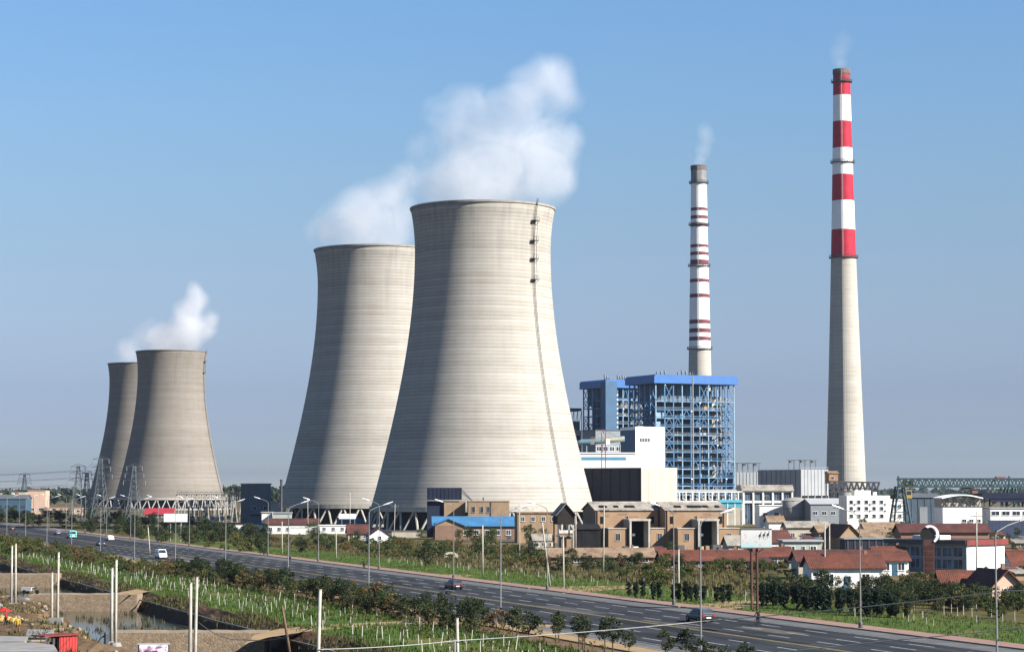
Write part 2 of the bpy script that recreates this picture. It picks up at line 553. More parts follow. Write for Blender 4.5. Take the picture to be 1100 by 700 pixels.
ROOFG = rooftile_mat("grey_cement_tiles", (.42, .375, .32), (.54, .49, .42))
ROOFT = rooftile_mat("tan_tiles", (.36, .24, .15), (.44, .31, .20))
ROOFB = corrugated("blue_sheet_roof", (.06, .23, .46), 1.4)
BRICK = brick_mat("yellow_brick", (.43, .25, .13), (.52, .33, .19), (.38, .29, .20))
BRICKR = brick_mat("red_brown_brick", (.34, .17, .11), (.42, .24, .16), (.38, .30, .24))
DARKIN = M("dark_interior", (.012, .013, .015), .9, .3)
GLASS = glass_mat("window_glass")
GLASSB = glass_mat("blue_window_glass", (.05, .08, .12))
ASPH = asphalt_mat()
PAVER = paver_mat()
KERB = M("kerb_stone", (.34, .27, .23), .9, .2, 1.0)
PAINTW = M("road_paint_white", (.40, .41, .42), .8, .35, 1.2)
PAINTY = M("road_paint_yellow", (.42, .33, .15), .8, .3, 1.2)
SOIL = ground_mat("dusty_soil", [(.32, (.065, .045, .028)), (.46, (.13, .09, .055)), (.56, (.19, .135, .085)), (.7, (.29, .22, .15))])
EARTH = ground_mat("village_earth", [(.3, (.07, .075, .035)), (.48, (.12, .105, .06)), (.62, (.20, .16, .105)), (.75, (.25, .21, .15))], .03, .6)
GRASSG = ground_mat("green_turf", [(.33, (.030, .075, .012)), (.46, (.060, .120, .020)), (.55, (.11, .14, .03)), (.63, (.19, .15, .075)), (.75, (.26, .19, .11))], .10, 1.6)
GRASSY = ground_mat("weedy_turf", [(.3, (.05, .065, .016)), (.5, (.09, .09, .03)), (.7, (.17, .125, .06))], .1, 1.4)
SAND = ground_mat("trodden_path", [(.3, (.28, .205, .13)), (.6, (.40, .31, .205)), (.75, (.46, .37, .26))], .15, 2.0)
BANK = ground_mat("bank_earth", [(.3, (.055, .035, .022)), (.5, (.105, .066, .042)), (.7, (.16, .10, .065))], .25, 1.8)
STONE = stone_wall_mat()
WATER = water_mat()
SLAB = M("grey_cement_slab", (.32, .31, .30), .9, .2, .7, stain=.1)
BARK = M("brown_bark", (.10, .075, .05), .95, .3, 3.0)
LIME = M("limewashed_trunk", (.56, .54, .47), .9, .12, 3.0)
LEAF_DK = foliage("dark_green_leaves", [(.012, .024, .009), (.024, .042, .013), (.042, .058, .017), (.075, .080, .024)])
LEAF_YL = foliage("olive_yellow_leaves", [(.045, .065, .014), (.085, .105, .022), (.13, .125, .028), (.17, .14, .045)])
LEAF_BR = foliage("russet_leaves", [(.07, .045, .02), (.13, .085, .03), (.17, .11, .04), (.21, .15, .065)])
LEAF_CY = foliage("cypress_needles", [(.010, .024, .012), (.018, .038, .018), (.028, .050, .022)])
LEAF_MD = foliage("mid_green_leaves", [(.028, .055, .014), (.05, .085, .02), (.075, .105, .025), (.10, .11, .035)])
WEED = foliage("dry_weeds", [(.05, .065, .016), (.10, .095, .03), (.17, .125, .055), (.25, .185, .10)])
GRASSL = foliage("grass_blades", [(.035, .080, .010), (.065, .125, .016), (.11, .165, .025)])
# ------------------------------------------------------------------ ground, channel, road
C_NEAR, C_FAR, C_MID = 86.9, 121.4, 104.0      # kerbs and centre line of the road
def vn(x, y, s=0):
    return (math.sin(x * .9 + s) * math.cos(y * .7 - s * 2) + math.sin(x * 2.1 + y * 1.3 + s) * .5 + math.cos(y * 2.9 - x * 1.7) * .3)

def near_top(Y):
    return 38.5 + 2.2 * math.sin(Y * .045) + 1.2 * math.sin(Y * .13 + 1)

def ground_z(c, Y):
    if Y > 800 or Y < 60: return 0.0
    end = min(1.0, (800 - Y) / 100.0)
    nt = near_top(Y)
    if c > 57: c = c + (.35 * math.sin(Y * .11) + .2 * math.sin(Y * .37)) * (1 if c < 63 else 0)
    if c < nt:
        z = 0.0
        if Y < 480 and c > -40:
            z = .10 * vn(c * .5, Y * .35) + .13 * vn(c * 1.6, Y * .9, 3)
            d = nt - c
            if d < 9: z += .55 * math.exp(-((d - 3.5) / 2.6) ** 2) * (.5 + .5 * math.sin(Y * .21 + .7))
        return z
    if c < nt + 5.5:
        t = (c - nt) / 5.5
        return (-2.7 * (t * t * (3 - 2 * t)) + .12 * vn(c, Y * .6)) * end
    if c < 59.0: return (-2.7 + .10 * vn(c * .7, Y * .5)) * end
    if c < 59.9: return (-2.7 + 1.75 * (c - 59.0) / .9) * end
    if c < 62.2:
        t = (62.2 - c) / 2.3
        return (-.95 * t + .20 * vn(c * .9, Y * .33, 2) * min(1, t * 3)) * end
    return 0.0

cs = [-20000, -7000, -2500, -900, -300, -120, -60, -40, -25, -15, -8, -3] + [x * 1.0 for x in range(0, 30, 2)] + [30 + x * .8 for x in range(0, 36)] + [58.9, 59.0, 59.3, 59.6, 59.9, 60.5, 61.1, 61.7, 62.2, 62.6, 63.4] + \
     [66, 72, 80, C_NEAR, C_MID, C_FAR, 125, 133, 142, 155, 170, 195, 230, 300, 450, 800, 1500, 3000, 8000, 20000]
cs = sorted(set(round(c, 3) for c in cs))
Ys = [-400, -100, 20, 60, 90, 120] + [140 + 2.5 * i for i in range(0, 148)] + [515, 540, 570, 600, 650, 700, 750, 800, 900, 1000, 1200, 1600, 2400, 4000, 8000, 16000, 30000]
gv = [(c - SK * Y, Y, ground_z(c, Y)) for Y in Ys for c in cs]
gf, gm = [], []
nc = len(cs)
for j in range(len(Ys) - 1):
    for i in range(nc - 1):
        gf.append((j * nc + i, j * nc + i + 1, (j + 1) * nc + i + 1, (j + 1) * nc + i))
        c, Y = (cs[i] + cs[i + 1]) / 2, (Ys[j] + Ys[j + 1]) / 2
        if Y > 900: k = 3 if abs(c) < 2000 else 4
        elif c < 43.5: k = 0
        elif c < 62.2: k = 1
        elif c < 81: k = 2 if Y < 640 else 4
        elif c < C_NEAR: k = 0
        elif c < C_FAR: k = 3
        elif c < 142: k = 2 if Y < 700 else 4
        elif c < 195: k = 4
        else: k = 3
        gm.append(k)
g = obj("ground", newmesh("ground", gv, gf, [SOIL, BANK, GRASSG, EARTH, GRASSY], False, gm))
struct(g); tag(g, "open ground of soil, turf and a dug channel reaching the horizon")

def strip(name, c0, c1, Y0, Y1, z, mat, n=1, parent=None):
    v, f = [], []
    for k in range(n + 1):
        Y = Y0 + (Y1 - Y0) * k / n
        v += [road_pt(c0, Y, z), road_pt(c1, Y, z)]
        if k: f.append((2 * k - 2, 2 * k - 1, 2 * k + 1, 2 * k))
    return obj(name, newmesh(name, v, f, mat), parent)

def slab(name, c0, c1, Y0, Y1, z0, z1, mat, parent=None):
    b = [road_pt(c0, Y0), road_pt(c1, Y0), road_pt(c1, Y1), road_pt(c0, Y1)]
    v = [(p.x, p.y, z0) for p in b] + [(p.x, p.y, z1) for p in b]
    f = [(0, 3, 2, 1), (4, 5, 6, 7), (0, 1, 5, 4), (1, 2, 6, 5), (2, 3, 7, 6), (3, 0, 4, 7)]
    return obj(name, newmesh(name, v, f, mat), parent)

road = struct(strip("road", C_NEAR, C_FAR, 60, 3500, .02, ASPH, 30)); tag(road, "wide dark asphalt road running off to the left")
DUST = M("dusty_asphalt", (.15, .15, .15), .9, .25, .3)
strip("road_shoulder", C_FAR - 3.6, C_FAR - .02, 60, 1500, .026, DUST, 10, road)
strip("road_shoulder", C_NEAR + .02, C_NEAR + 3.0, 60, 1500, .026, DUST, 10, road)
for dc in (-.22, .22):
    strip("centre_line", C_MID + dc - .09, C_MID + dc + .09, 60, 1500, .034, PAINTY, 10, road)
L5 = 5.0
dv = [RD * 0 - RN * .13, RN * .13, RD * L5 + RN * .13, RD * L5 - RN * .13]
dash_me = newmesh("lane_dash", dv, [(0, 1, 2, 3)], PAINTW)
for dc in (-11.1, -7.4, -3.7, 3.7, 7.4, 11.1):
    for k in range(46):
        Y = 130 + 10.4 * k + dc
        obj("lane_dash", dash_me, road, road_pt(C_MID + dc, Y, .034))
for dc in (-13.6, 13.4):
    strip("edge_line", C_MID + dc - .08, C_MID + dc + .08, 60, 1500, .034, PAINTW, 10, road)
for k in range(26):        # tarred repairs and worn places
    q_ = random.Random(100 + k)
    Yp = q_.uniform(190, 520); cp = q_.uniform(C_NEAR + 3.2, C_FAR - 7); lw = q_.uniform(.6, 3.2); ll = q_.uniform(3, 26)
    strip("road_patch", cp, cp + lw, Yp, Yp + ll, .030, [M("fresh_tar", (.018, .019, .022), .8, .3, 1.0), M("worn_asphalt", (.085, .085, .088), .9, .3, .5), M("dusty_patch", (.13, .115, .095), .95, .4, .4)][k % 3], 1, road)
gaps = [(ug(614, 637).y, ug(575, 632).y), (ug(745, 654).y, ug(733, 652).y)]
yy = 60.0
segs = []
for a, b in sorted(gaps): segs.append((yy, a)); yy = b
segs.append((yy, 1500))
for a, b in segs:
    o = struct(slab("kerb", C_FAR, C_FAR + .35, a, b, -.05, .17, KERB)); tag(o, "pale stone kerb along the far side of the road")
o = struct(slab("kerb", C_NEAR - .35, C_NEAR, 60, 1500, -.05, .17, KERB)); tag(o, "pale stone kerb along the near side of the road")
o = struct(slab("pavement", C_FAR + .35, C_FAR + 3.7, 60, 1500, -.05, .14, PAVER)); tag(o, "pinkish paved footway beyond the far kerb")
o = struct(slab("pavement", C_NEAR - 3.4, C_NEAR - .35, 60, 1500, -.05, .14, SAND)); tag(o, "sandy footway inside the near kerb")

def patch(name, pts_px, z, mat, label):
    """an irregular flat area on the ground, its outline given where the photograph shows it"""
    pts = [ug(x, y, 0) for x, y in pts_px]
    v = []
    n = len(pts)
    for i in range(n):
        a, b = pts[i], pts[(i + 1) % n]
        for k in range(6):
            p = a.lerp(b, k / 6)
            w = .35 * vn(p.x * .8, p.y * .5, i)
            v.append((p.x + w * .6, p.y + w * 1.6, z))
    return tag(struct(obj(name, newmesh(name, v, [tuple(range(len(v)))], mat))), label)

patch("path", [(276, 681), (300, 675), (360, 670), (440, 667), (520, 668), (600, 671), (600, 674), (520, 671.5), (440, 670.5), (380, 673.5), (330, 678), (290, 684), (262, 692)], .03, SAND, "trodden sandy path through the sapling plot")
patch("path", [(128, 636), (150, 632), (176, 630.5), (186, 631.5), (160, 635), (140, 639)], .03, SAND, "short sandy path at the end of the rubble wall")
patch("path", [(588, 630), (640, 629), (690, 628.5), (700, 630.5), (650, 633.5), (622, 637), (606, 637), (596, 633)], .03, SAND, "bare sandy entrance beyond the far footway")
patch("path", [(742, 650), (770, 646), (812, 645), (830, 648), (800, 652), (778, 656), (760, 655)], .03, SAND, "bare sandy patch below the billboard")
patch("path", [(455, 617.5), (480, 616.5), (508, 617), (500, 620), (486, 621.5)], .03, SAND, "small bare sandy patch on the far verge")

wat = obj("water", newmesh("water", [road_pt(36, 140, -2.3), road_pt(60.5, 140, -2.3), road_pt(60.5, 640, -2.3), road_pt(36, 640, -2.3)], [(0, 1, 2, 3)], WATER))
struct(wat); tag(wat, "still dark water at the bottom of the channel")

def cross_wall(py, x0, x1, label, thick=4.0):
    Y = ug(300, py).y
    a, b = uy(x0, py, Y).x, uy(x1, py, Y).x
    m = MB()
    n = 14
    top, bot = [], []
    for k in range(n + 1):
        x = a + (b - a) * k / n
        top.append((x, .03 + .06 * vn(x, Y)))
    prof = top + [(b, -3.2), (a, -3.2)]
    m.prism(prof, Y, Y + thick)
    o = m.build("wall", [STONE])
    return tag(o, label, "wall", "rubble walls across the channel", "thing")
cross_wall(616.5, -18, 60, "low rubble wall across the channel, farthest of the three", 5)
cross_wall(638.5, 30, 147, "rubble wall across the channel behind the open water", 5)
cross_wall(679.5, 118, 284, "tall rubble wall across the channel nearest the bottom edge", 5)

m = MB()
pp = [road_pt(59.55 + .10 * math.sin(k), 150 + k * 11, -.82 - .05 * math.cos(k * 2.3)) for k in range(38)]
m.tube(pp, .10, 6)
pipe = m.build("pipe", [M("grey_pipe", (.34, .30, .26), .7, .2)])
tag(pipe, "long thin grey pipe along the shaded channel bank", "pipe")
for k in range(2, 38, 3):
    p = pp[k]
    bar("support_post", pipe, BARK, (p.x, p.y, p.z - 1.4), (p.x, p.y, p.z + .05), .08)

# ------------------------------------------------------------------ cooling towers
T_H, T_LINT = 115.0, 7.7
def shell_r(z):
    z0, a = 100.0, 24.4
    b = 71.1 if z < z0 else 42.0
    return a * math.sqrt(1 + ((z - z0) / b) ** 2)

_tower_cache = {}
def cooling_tower(px, Y, label, mat, ladder_az=None, sc=1.0, nleg=36):
    X = uy(px, 540, Y).x
    t = thing("cooling_tower", label, "cooling tower", (X, Y, 0), 0, "concrete cooling towers")
    if mat.name not in _tower_cache:
        zs = [T_LINT + (T_H - T_LINT) * k / 60 for k in range(61)]
        out = [(shell_r(z), z) for z in zs]
        inn = [(r - .9, z) for r, z in reversed(out)]
        sh = MB().lathe(out + inn + [out[0]], 128).mesh("shell", [mat], True)
        rim = MB().lathe([(shell_r(T_H) - 1.0, T_H - .1), (shell_r(T_H) + .3, T_H - .1), (shell_r(T_H) + .4, T_H + .6), (shell_r(T_H) - 1.0, T_H + .6), (shell_r(T_H) - 1.0, T_H - .1)], 128).mesh("rim", [mat])
        lint = MB().lathe([(shell_r(T_LINT) - 1.2, T_LINT - .5), (shell_r(T_LINT) + .5, T_LINT - .5), (shell_r(T_LINT) + .4, T_LINT + 1.1), (shell_r(T_LINT) - 1.2, T_LINT + 1.1), (shell_r(T_LINT) - 1.2, T_LINT - .5)], 128).mesh("lintel_ring", [LEGC])
        fill = MB().lathe([(35.2, .3), (35.2, 9.0)], 48, close=True).mesh("cooling_fill", [DARKFILL])
        basin = MB().lathe([(43.5, -.2), (44.3, -.2), (44.3, 1.0), (43.5, 1.0), (43.5, -.2)], 64).mesh("basin_wall", [LEGC])
        _tower_cache[mat.name] = (sh, rim, lint, fill, basin)
    sh, rim, lint, fill, basin = _tower_cache[mat.name]
    obj("shell", sh, t); obj("rim", rim, t); obj("lintel_ring", lint, t); obj("cooling_fill", fill, t); obj("basin_wall", basin, t)
    r0, r1 = 42.3, shell_r(T_LINT) - .3
    for k in range(nleg):
        a = 2 * math.pi * k / nleg
        h = math.pi / nleg
        for s in (-1, 1):
            p = (r0 * math.cos(a + s * h * .08), r0 * math.sin(a + s * h * .08), 0)
            q = (r1 * math.cos(a + s * h * .92), r1 * math.sin(a + s * h * .92), T_LINT - .4)
            if math.sin(a) < .25:      # the legs on the side turned away are never in view
                bar("leg", t, LEGC, p, q, .42, 6)
    if ladder_az is not None:
        ca, sa = math.sin(ladder_az), -math.cos(ladder_az)
        m = MB()
        zs = [6 + (T_H - 4) * k / 40 for k in range(41)]
        pts = [(ca * (shell_r(max(z, T_LINT)) + .5), sa * (shell_r(max(z, T_LINT)) + .5), z) for z in zs]
        for off in (-.3, .3):
            m.tube([(p[0] - sa * off, p[1] + ca * off, p[2]) for p in pts], .10, 5)
        for k in range(0, 40):
            for j in range(3):
                z = zs[k] + (zs[k + 1] - zs[k]) * j / 3
                r = shell_r(max(z, T_LINT)) + .5
                m.tube([(ca * r - sa * -.45, sa * r + ca * -.45, z), (ca * r - sa * .45, sa * r + ca * .45, z)], .05, 4)
        m.build("ladder", [STEEL], t)
        zt = [uy(px, y, Y).z for y in (243, 264, 283, 305)] if Y < 900 else [108, 100]
        for z in zt:
            r = shell_r(z)
            pl = MB().box((-1.3, -.2, -.12), (1.3, 1.7, .12))
            for (x, y) in ((-1.25, 1.6), (1.25, 1.6), (0, 1.6)):
                pl.tube([(x, y, 0), (x, y, 1.2)], .07, 4)
            pl.tube([(-1.25, 1.6, 1.2), (1.25, 1.6, 1.2)], .07, 4)
            pl.tube([(-1.2, -.2, -1.5), (-1.2, 1.5, -.1)], .09, 4).tube([(1.2, -.2, -1.5), (1.2, 1.5, -.1)], .09, 4)
            pl.build("platform", [STEEL], t, (ca * r, sa * r, z), rot=(0, 0, math.atan2(sa, ca) - math.pi / 2))
        for k in range(len(zt) - 1):      # cage between the platforms
            a_, b_ = zt[k], zt[k + 1]
            for off in (-.55, .55):
                bar("cage_rail", t, STEEL, (ca * (shell_r(a_) + 1.3) - sa * off, sa * (shell_r(a_) + 1.3) + ca * off, a_), (ca * (shell_r(b_) + 1.3) - sa * off, sa * (shell_r(b_) + 1.3) + ca * off, b_), .07)
    return t, X

TOWERS = {}
TOWERS['a'] = cooling_tower(518.3, 800, "largest and nearest cooling tower, with a ladder line down its sunlit side", CONC, math.radians(47))
TOWERS['b'] = cooling_tower(402.5, 941, "big pale cooling tower overlapped by the nearest one, just left of it", CONC)
TOWERS['c'] = cooling_tower(182.5, 1640, "distant brownish cooling tower, the front one of the small pair", CONC_FAR, math.radians(80))
TOWERS['d'] = cooling_tower(149, 1800, "distant cooling tower half hidden behind the other small one", CONC_FAR)

# ------------------------------------------------------------------ chimneys
def chimney(px_top, py_top, Y, r_top, px_base_halfwidth_m, label, bands, plats, name="chimney"):
    top = uy(px_top, py_top, Y)
    H = top.z
    t = thing(name, label, "chimney", (top.x, Y, 0))
    rb = px_base_halfwidth_m
    def rad(z):
        k = z / H
        return r_top + (rb - r_top) * ((1 - k) ** 1.35 * .82 + (1 - k) * .18)
    def zof(py): return uy(px_top, py, Y).z
    def section(nm, z0, z1, mat, extra=0.0):
        n = max(2, int((z1 - z0) / 4))
        pr = [(rad(z0 + (z1 - z0) * k / n) + extra, z0 + (z1 - z0) * k / n) for k in range(n + 1)]
        MB().lathe(pr, 40).build(nm, [mat], t, smooth=False)
        for p in t.children[-1].data.polygons: p.use_smooth = len(p.vertices) == 4
    for (nm, y0, y1, mat) in bands:
        z1 = zof(y0); z0 = 0.0 if y1 is None else zof(y1)
        section(nm, z0 + .01, z1, mat)
    # open flue at the mouth
    MB().lathe([(r_top - .9, H), (r_top - .9, H + 1.0), (r_top + .25, H + 1.0), (r_top + .25, H - 1.6), (r_top, H - 1.6)], 40).build("cap_ring", [SOOT], t)
    for y in plats:
        z = zof(y); r = rad(z)
        MB().lathe([(r - .1, z - .4), (r + 1.1, z - .1), (r + 1.1, z + .12), (r - .1, z + .12)], 40).build("platform", [STEEL], t)
        m = MB()
        for hh in (.7, 1.3):
            m.tube([((r + 1.05) * math.cos(2 * math.pi * k / 24), (r + 1.05) * math.sin(2 * math.pi * k / 24), z + hh) for k in range(25)], .09, 4, caps=False)
        for k in range(24):
            a = 2 * math.pi * k / 24
            m.tube([((r + 1.05) * math.cos(a), (r + 1.05) * math.sin(a), z), ((r + 1.05) * math.cos(a), (r + 1.05) * math.sin(a), z + 1.3)], .08, 4)
        m.build("railing", [STEEL], t)
    # ladder up the side turned to the camera
    m = MB()
    az = math.radians(-100)
    for off in (-.03, .03):
        m.tube([((rad(z) + .35) * math.cos(az + off), (rad(z) + .35) * math.sin(az + off), z) for z in [H * k / 40 for k in range(1, 41)]], .09, 4)
    m.build("ladder", [GALV], t)
    return t, top

CH1, top1 = chimney(904, 77, 1200, 4.55, 11.2, "tall chimney with broad red and white bands at the top", [
    ("soot_band", 77, 88, M("sooty_red_paint", (.36, .06, .08), .9, .3, .3, stain=.4)), ("red_band", 88, 103, RED), ("white_band", 103, 131, WHT), ("red_band", 131, 159.5, RED),
    ("white_band", 159.5, 188, WHT), ("red_band", 188, 216, RED), ("white_band", 216, 247, WHT), ("red_band", 247, 276.5, RED), ("shaft", 276.5, None, CHIM)], [88.5, 175, 277])
b2, last = [], 197.0
b2.append(("grey_top", 180, 197, GREYTOP))
for y0, y1 in [(223.6, 226.8), (232, 235.6), (240, 244), (263, 266.2), (271, 274.6), (279.5, 285), (300, 303.6), (316, 320), (343.7, 348), (353, 357.5), (362, 366)]:
    b2.append(("white_band", last, y0, WHT)); b2.append(("red_band", y0, y1, DKRED)); last = y1
b2.append(("white_band", last, 375, WHT)); b2.append(("shaft", 375, None, CHIM))
CH2, top2 = chimney(750.5, 180, 1290, 4.5, 8.6, "slim chimney ringed by thin faded red stripes", b2, [197, 242, 286, 375])
# ------------------------------------------------------------------ buildings: generic pieces
_win = {}
def window(parent, x, z, w, h, y=0.0, frame=None, glass=None, side='front', bars=0):
    """a window standing on the wall plane: frame with sill, recess-dark pane and glazing bars"""
    frame = frame or WHITEW; glass = glass or GLASS
    key = (round(w, 2), round(h, 2), frame.name, glass.name, bars)
    if key not in _win:
        t = max(.07, min(w, h) * .09)
        m = MB()
        m.box((-t, -.10, -t), (0, .02, h + t)); m.box((w, -.10, -t), (w + t, .02, h + t))
        m.box((0, -.10, h), (w, .02, h + t)); m.box((-t * 1.6, -.18, -t * 1.2), (w + t * 1.6, .02, 0))
        for k in range(bars):
            xx = w * (k + 1) / (bars + 1)
            m.box((xx - t / 3, -.07, 0), (xx + t / 3, .0, h))
        fr = m.mesh("window", [frame])
        pn = MB().box((0, -.03, 0), (w, .03, h)).mesh("pane", [glass])
        _win[key] = (fr, pn)
    fr, pn = _win[key]
    o = obj("window", fr, parent, (x, y, z) if side == 'front' else (y, x, z), (0, 0, 0 if side == 'front' else (-math.pi / 2 if side == 'left' else math.pi / 2)))
    obj("pane", pn, o)
    return o

class B:
    """a building: Empty at the front-left corner of its footprint; local x along the front, y backwards, z up"""
    def __init__(s, name, label, cat, x0, x1, ytop, ybase, deg=0.0, D=8.0, Y=None, group=None):
        p = ug(x0, ybase) if Y is None else uy(x0, ybase, Y)
        s.Y = p.y
        s.s = F / p.y
        a = math.radians(deg)
        # width so that the front ends at pixel x1 in spite of its turn
        r = ray(x1, 525); k = r.x / r.y
        ca, sa = math.cos(a), math.sin(a)
        s.W = (k * p.y - p.x) / (ca - k * sa)
        s.H = uy(x0, ytop, p.y).z
        s.D = D
        s.o = thing(name, label, cat, (p.x, p.y, 0), a, group)
    def zpx(s, py): return uy(550, py, s.Y).z
    def xpx(s, px):
        """local x on the front for a pixel column"""
        r = ray(px, 525); k = r.x / r.y; a = s.o.rotation_euler.z
        return (k * s.o.location.y - s.o.location.x) / (math.cos(a) - k * math.sin(a))
    def wall(s, mat, H=None, z0=-.3, x0=0, x1=None, y0=0, y1=None, name="wall"):
        return box(name, s.o, mat, (x0, y0, z0), (s.W if x1 is None else x1, s.D if y1 is None else y1, s.H if H is None else H))
    def flat_roof(s, mat, over=.3, th=.35, H=None, name="roof", x0=0, x1=None, y0=0, y1=None):
        H = s.H if H is None else H
        return box(name, s.o, mat, (x0 - over, y0 - over, H + .004), ((s.W if x1 is None else x1) + over, (s.D if y1 is None else y1) + over, H + th))
    def parapet(s, mat, h=.5, H=None):
        H = s.H if H is None else H
        for a, b in (((0, 0), (s.W, .25)), ((0, s.D - .25), (s.W, s.D)), ((0, .25), (.25, s.D - .25)), ((s.W - .25, .25), (s.W, s.D - .25))):
            box("parapet", s.o, mat, (a[0], a[1], H + .003), (b[0], b[1], H + h))
    def gable(s, roofm, wallm, rise, ridge='x', over=.45, th=.16, H=None, x0=0, x1=None, y0=0, y1=None, ov2=None):
        H = s.H if H is None else H
        x1 = s.W if x1 is None else x1; y1 = s.D if y1 is None else y1
        ov2 = over if ov2 is None else ov2
        m = MB()
        if ridge == 'x':
            ym = (y0 + y1) / 2; k = rise / ((y1 - y0) / 2); e = H - over * k
            pr = [(y0 - over, e), (ym, H + rise), (y1 + over, e), (y1 + over, e + th), (ym, H + rise + th * 1.3), (y0 - over, e + th)]
            m.prism(pr, x0 - ov2, x1 + ov2, axis='x')
            g1 = MB().prism([(y0, H), (y1, H), (ym, H + rise - .01)], x0 + .01, x0 + .25, axis='x').build("gable", [wallm], s.o)
            g2 = MB().prism([(y0, H), (y1, H), (ym, H + rise - .01)], x1 - .25, x1 - .01, axis='x').build("gable", [wallm], s.o)
        else:
            xm = (x0 + x1) / 2; k = rise / ((x1 - x0) / 2); e = H - over * k
            pr = [(x0 - over, e), (xm, H + rise), (x1 + over, e), (x1 + over, e + th), (xm, H + rise + th * 1.3), (x0 - over, e + th)]
            m.prism(pr, y0 - ov2, y1 + ov2)
            MB().prism([(x0, H), (x1, H), (xm, H + rise - .01)], y0 + .01, y0 + .25).build("gable", [wallm], s.o)
            MB().prism([(x0, H), (x1, H), (xm, H + rise - .01)], y1 - .25, y1 - .01).build("gable", [wallm], s.o)
        r = m.build("roof", [roofm], s.o)
        if ridge == 'x':
            MB().prism([((y0 + y1) / 2 - .2, H + rise + th * .9), ((y0 + y1) / 2, H + rise + th * 1.3 + .16), ((y0 + y1) / 2 + .2, H + rise + th * .9)], x0 - ov2, x1 + ov2, axis='x').build("ridge_cap", [roofm], r)
        return r
    def windows(s, n, z, w, h, frame=None, glass=None, x0=0, x1=None, bars=1, y=0.0):
        x1 = s.W if x1 is None else x1
        for k in range(n):
            c = x0 + (x1 - x0) * (k + .5) / n
            window(s.o, c - w / 2, z, w, h, y, frame, glass, bars=bars)
    def door(s, x, w, h, mat=None, y=0.0):
        d = box("door", s.o, mat or STEEL, (x, y - .06, 0), (x + w, y + .02, h))
        return d

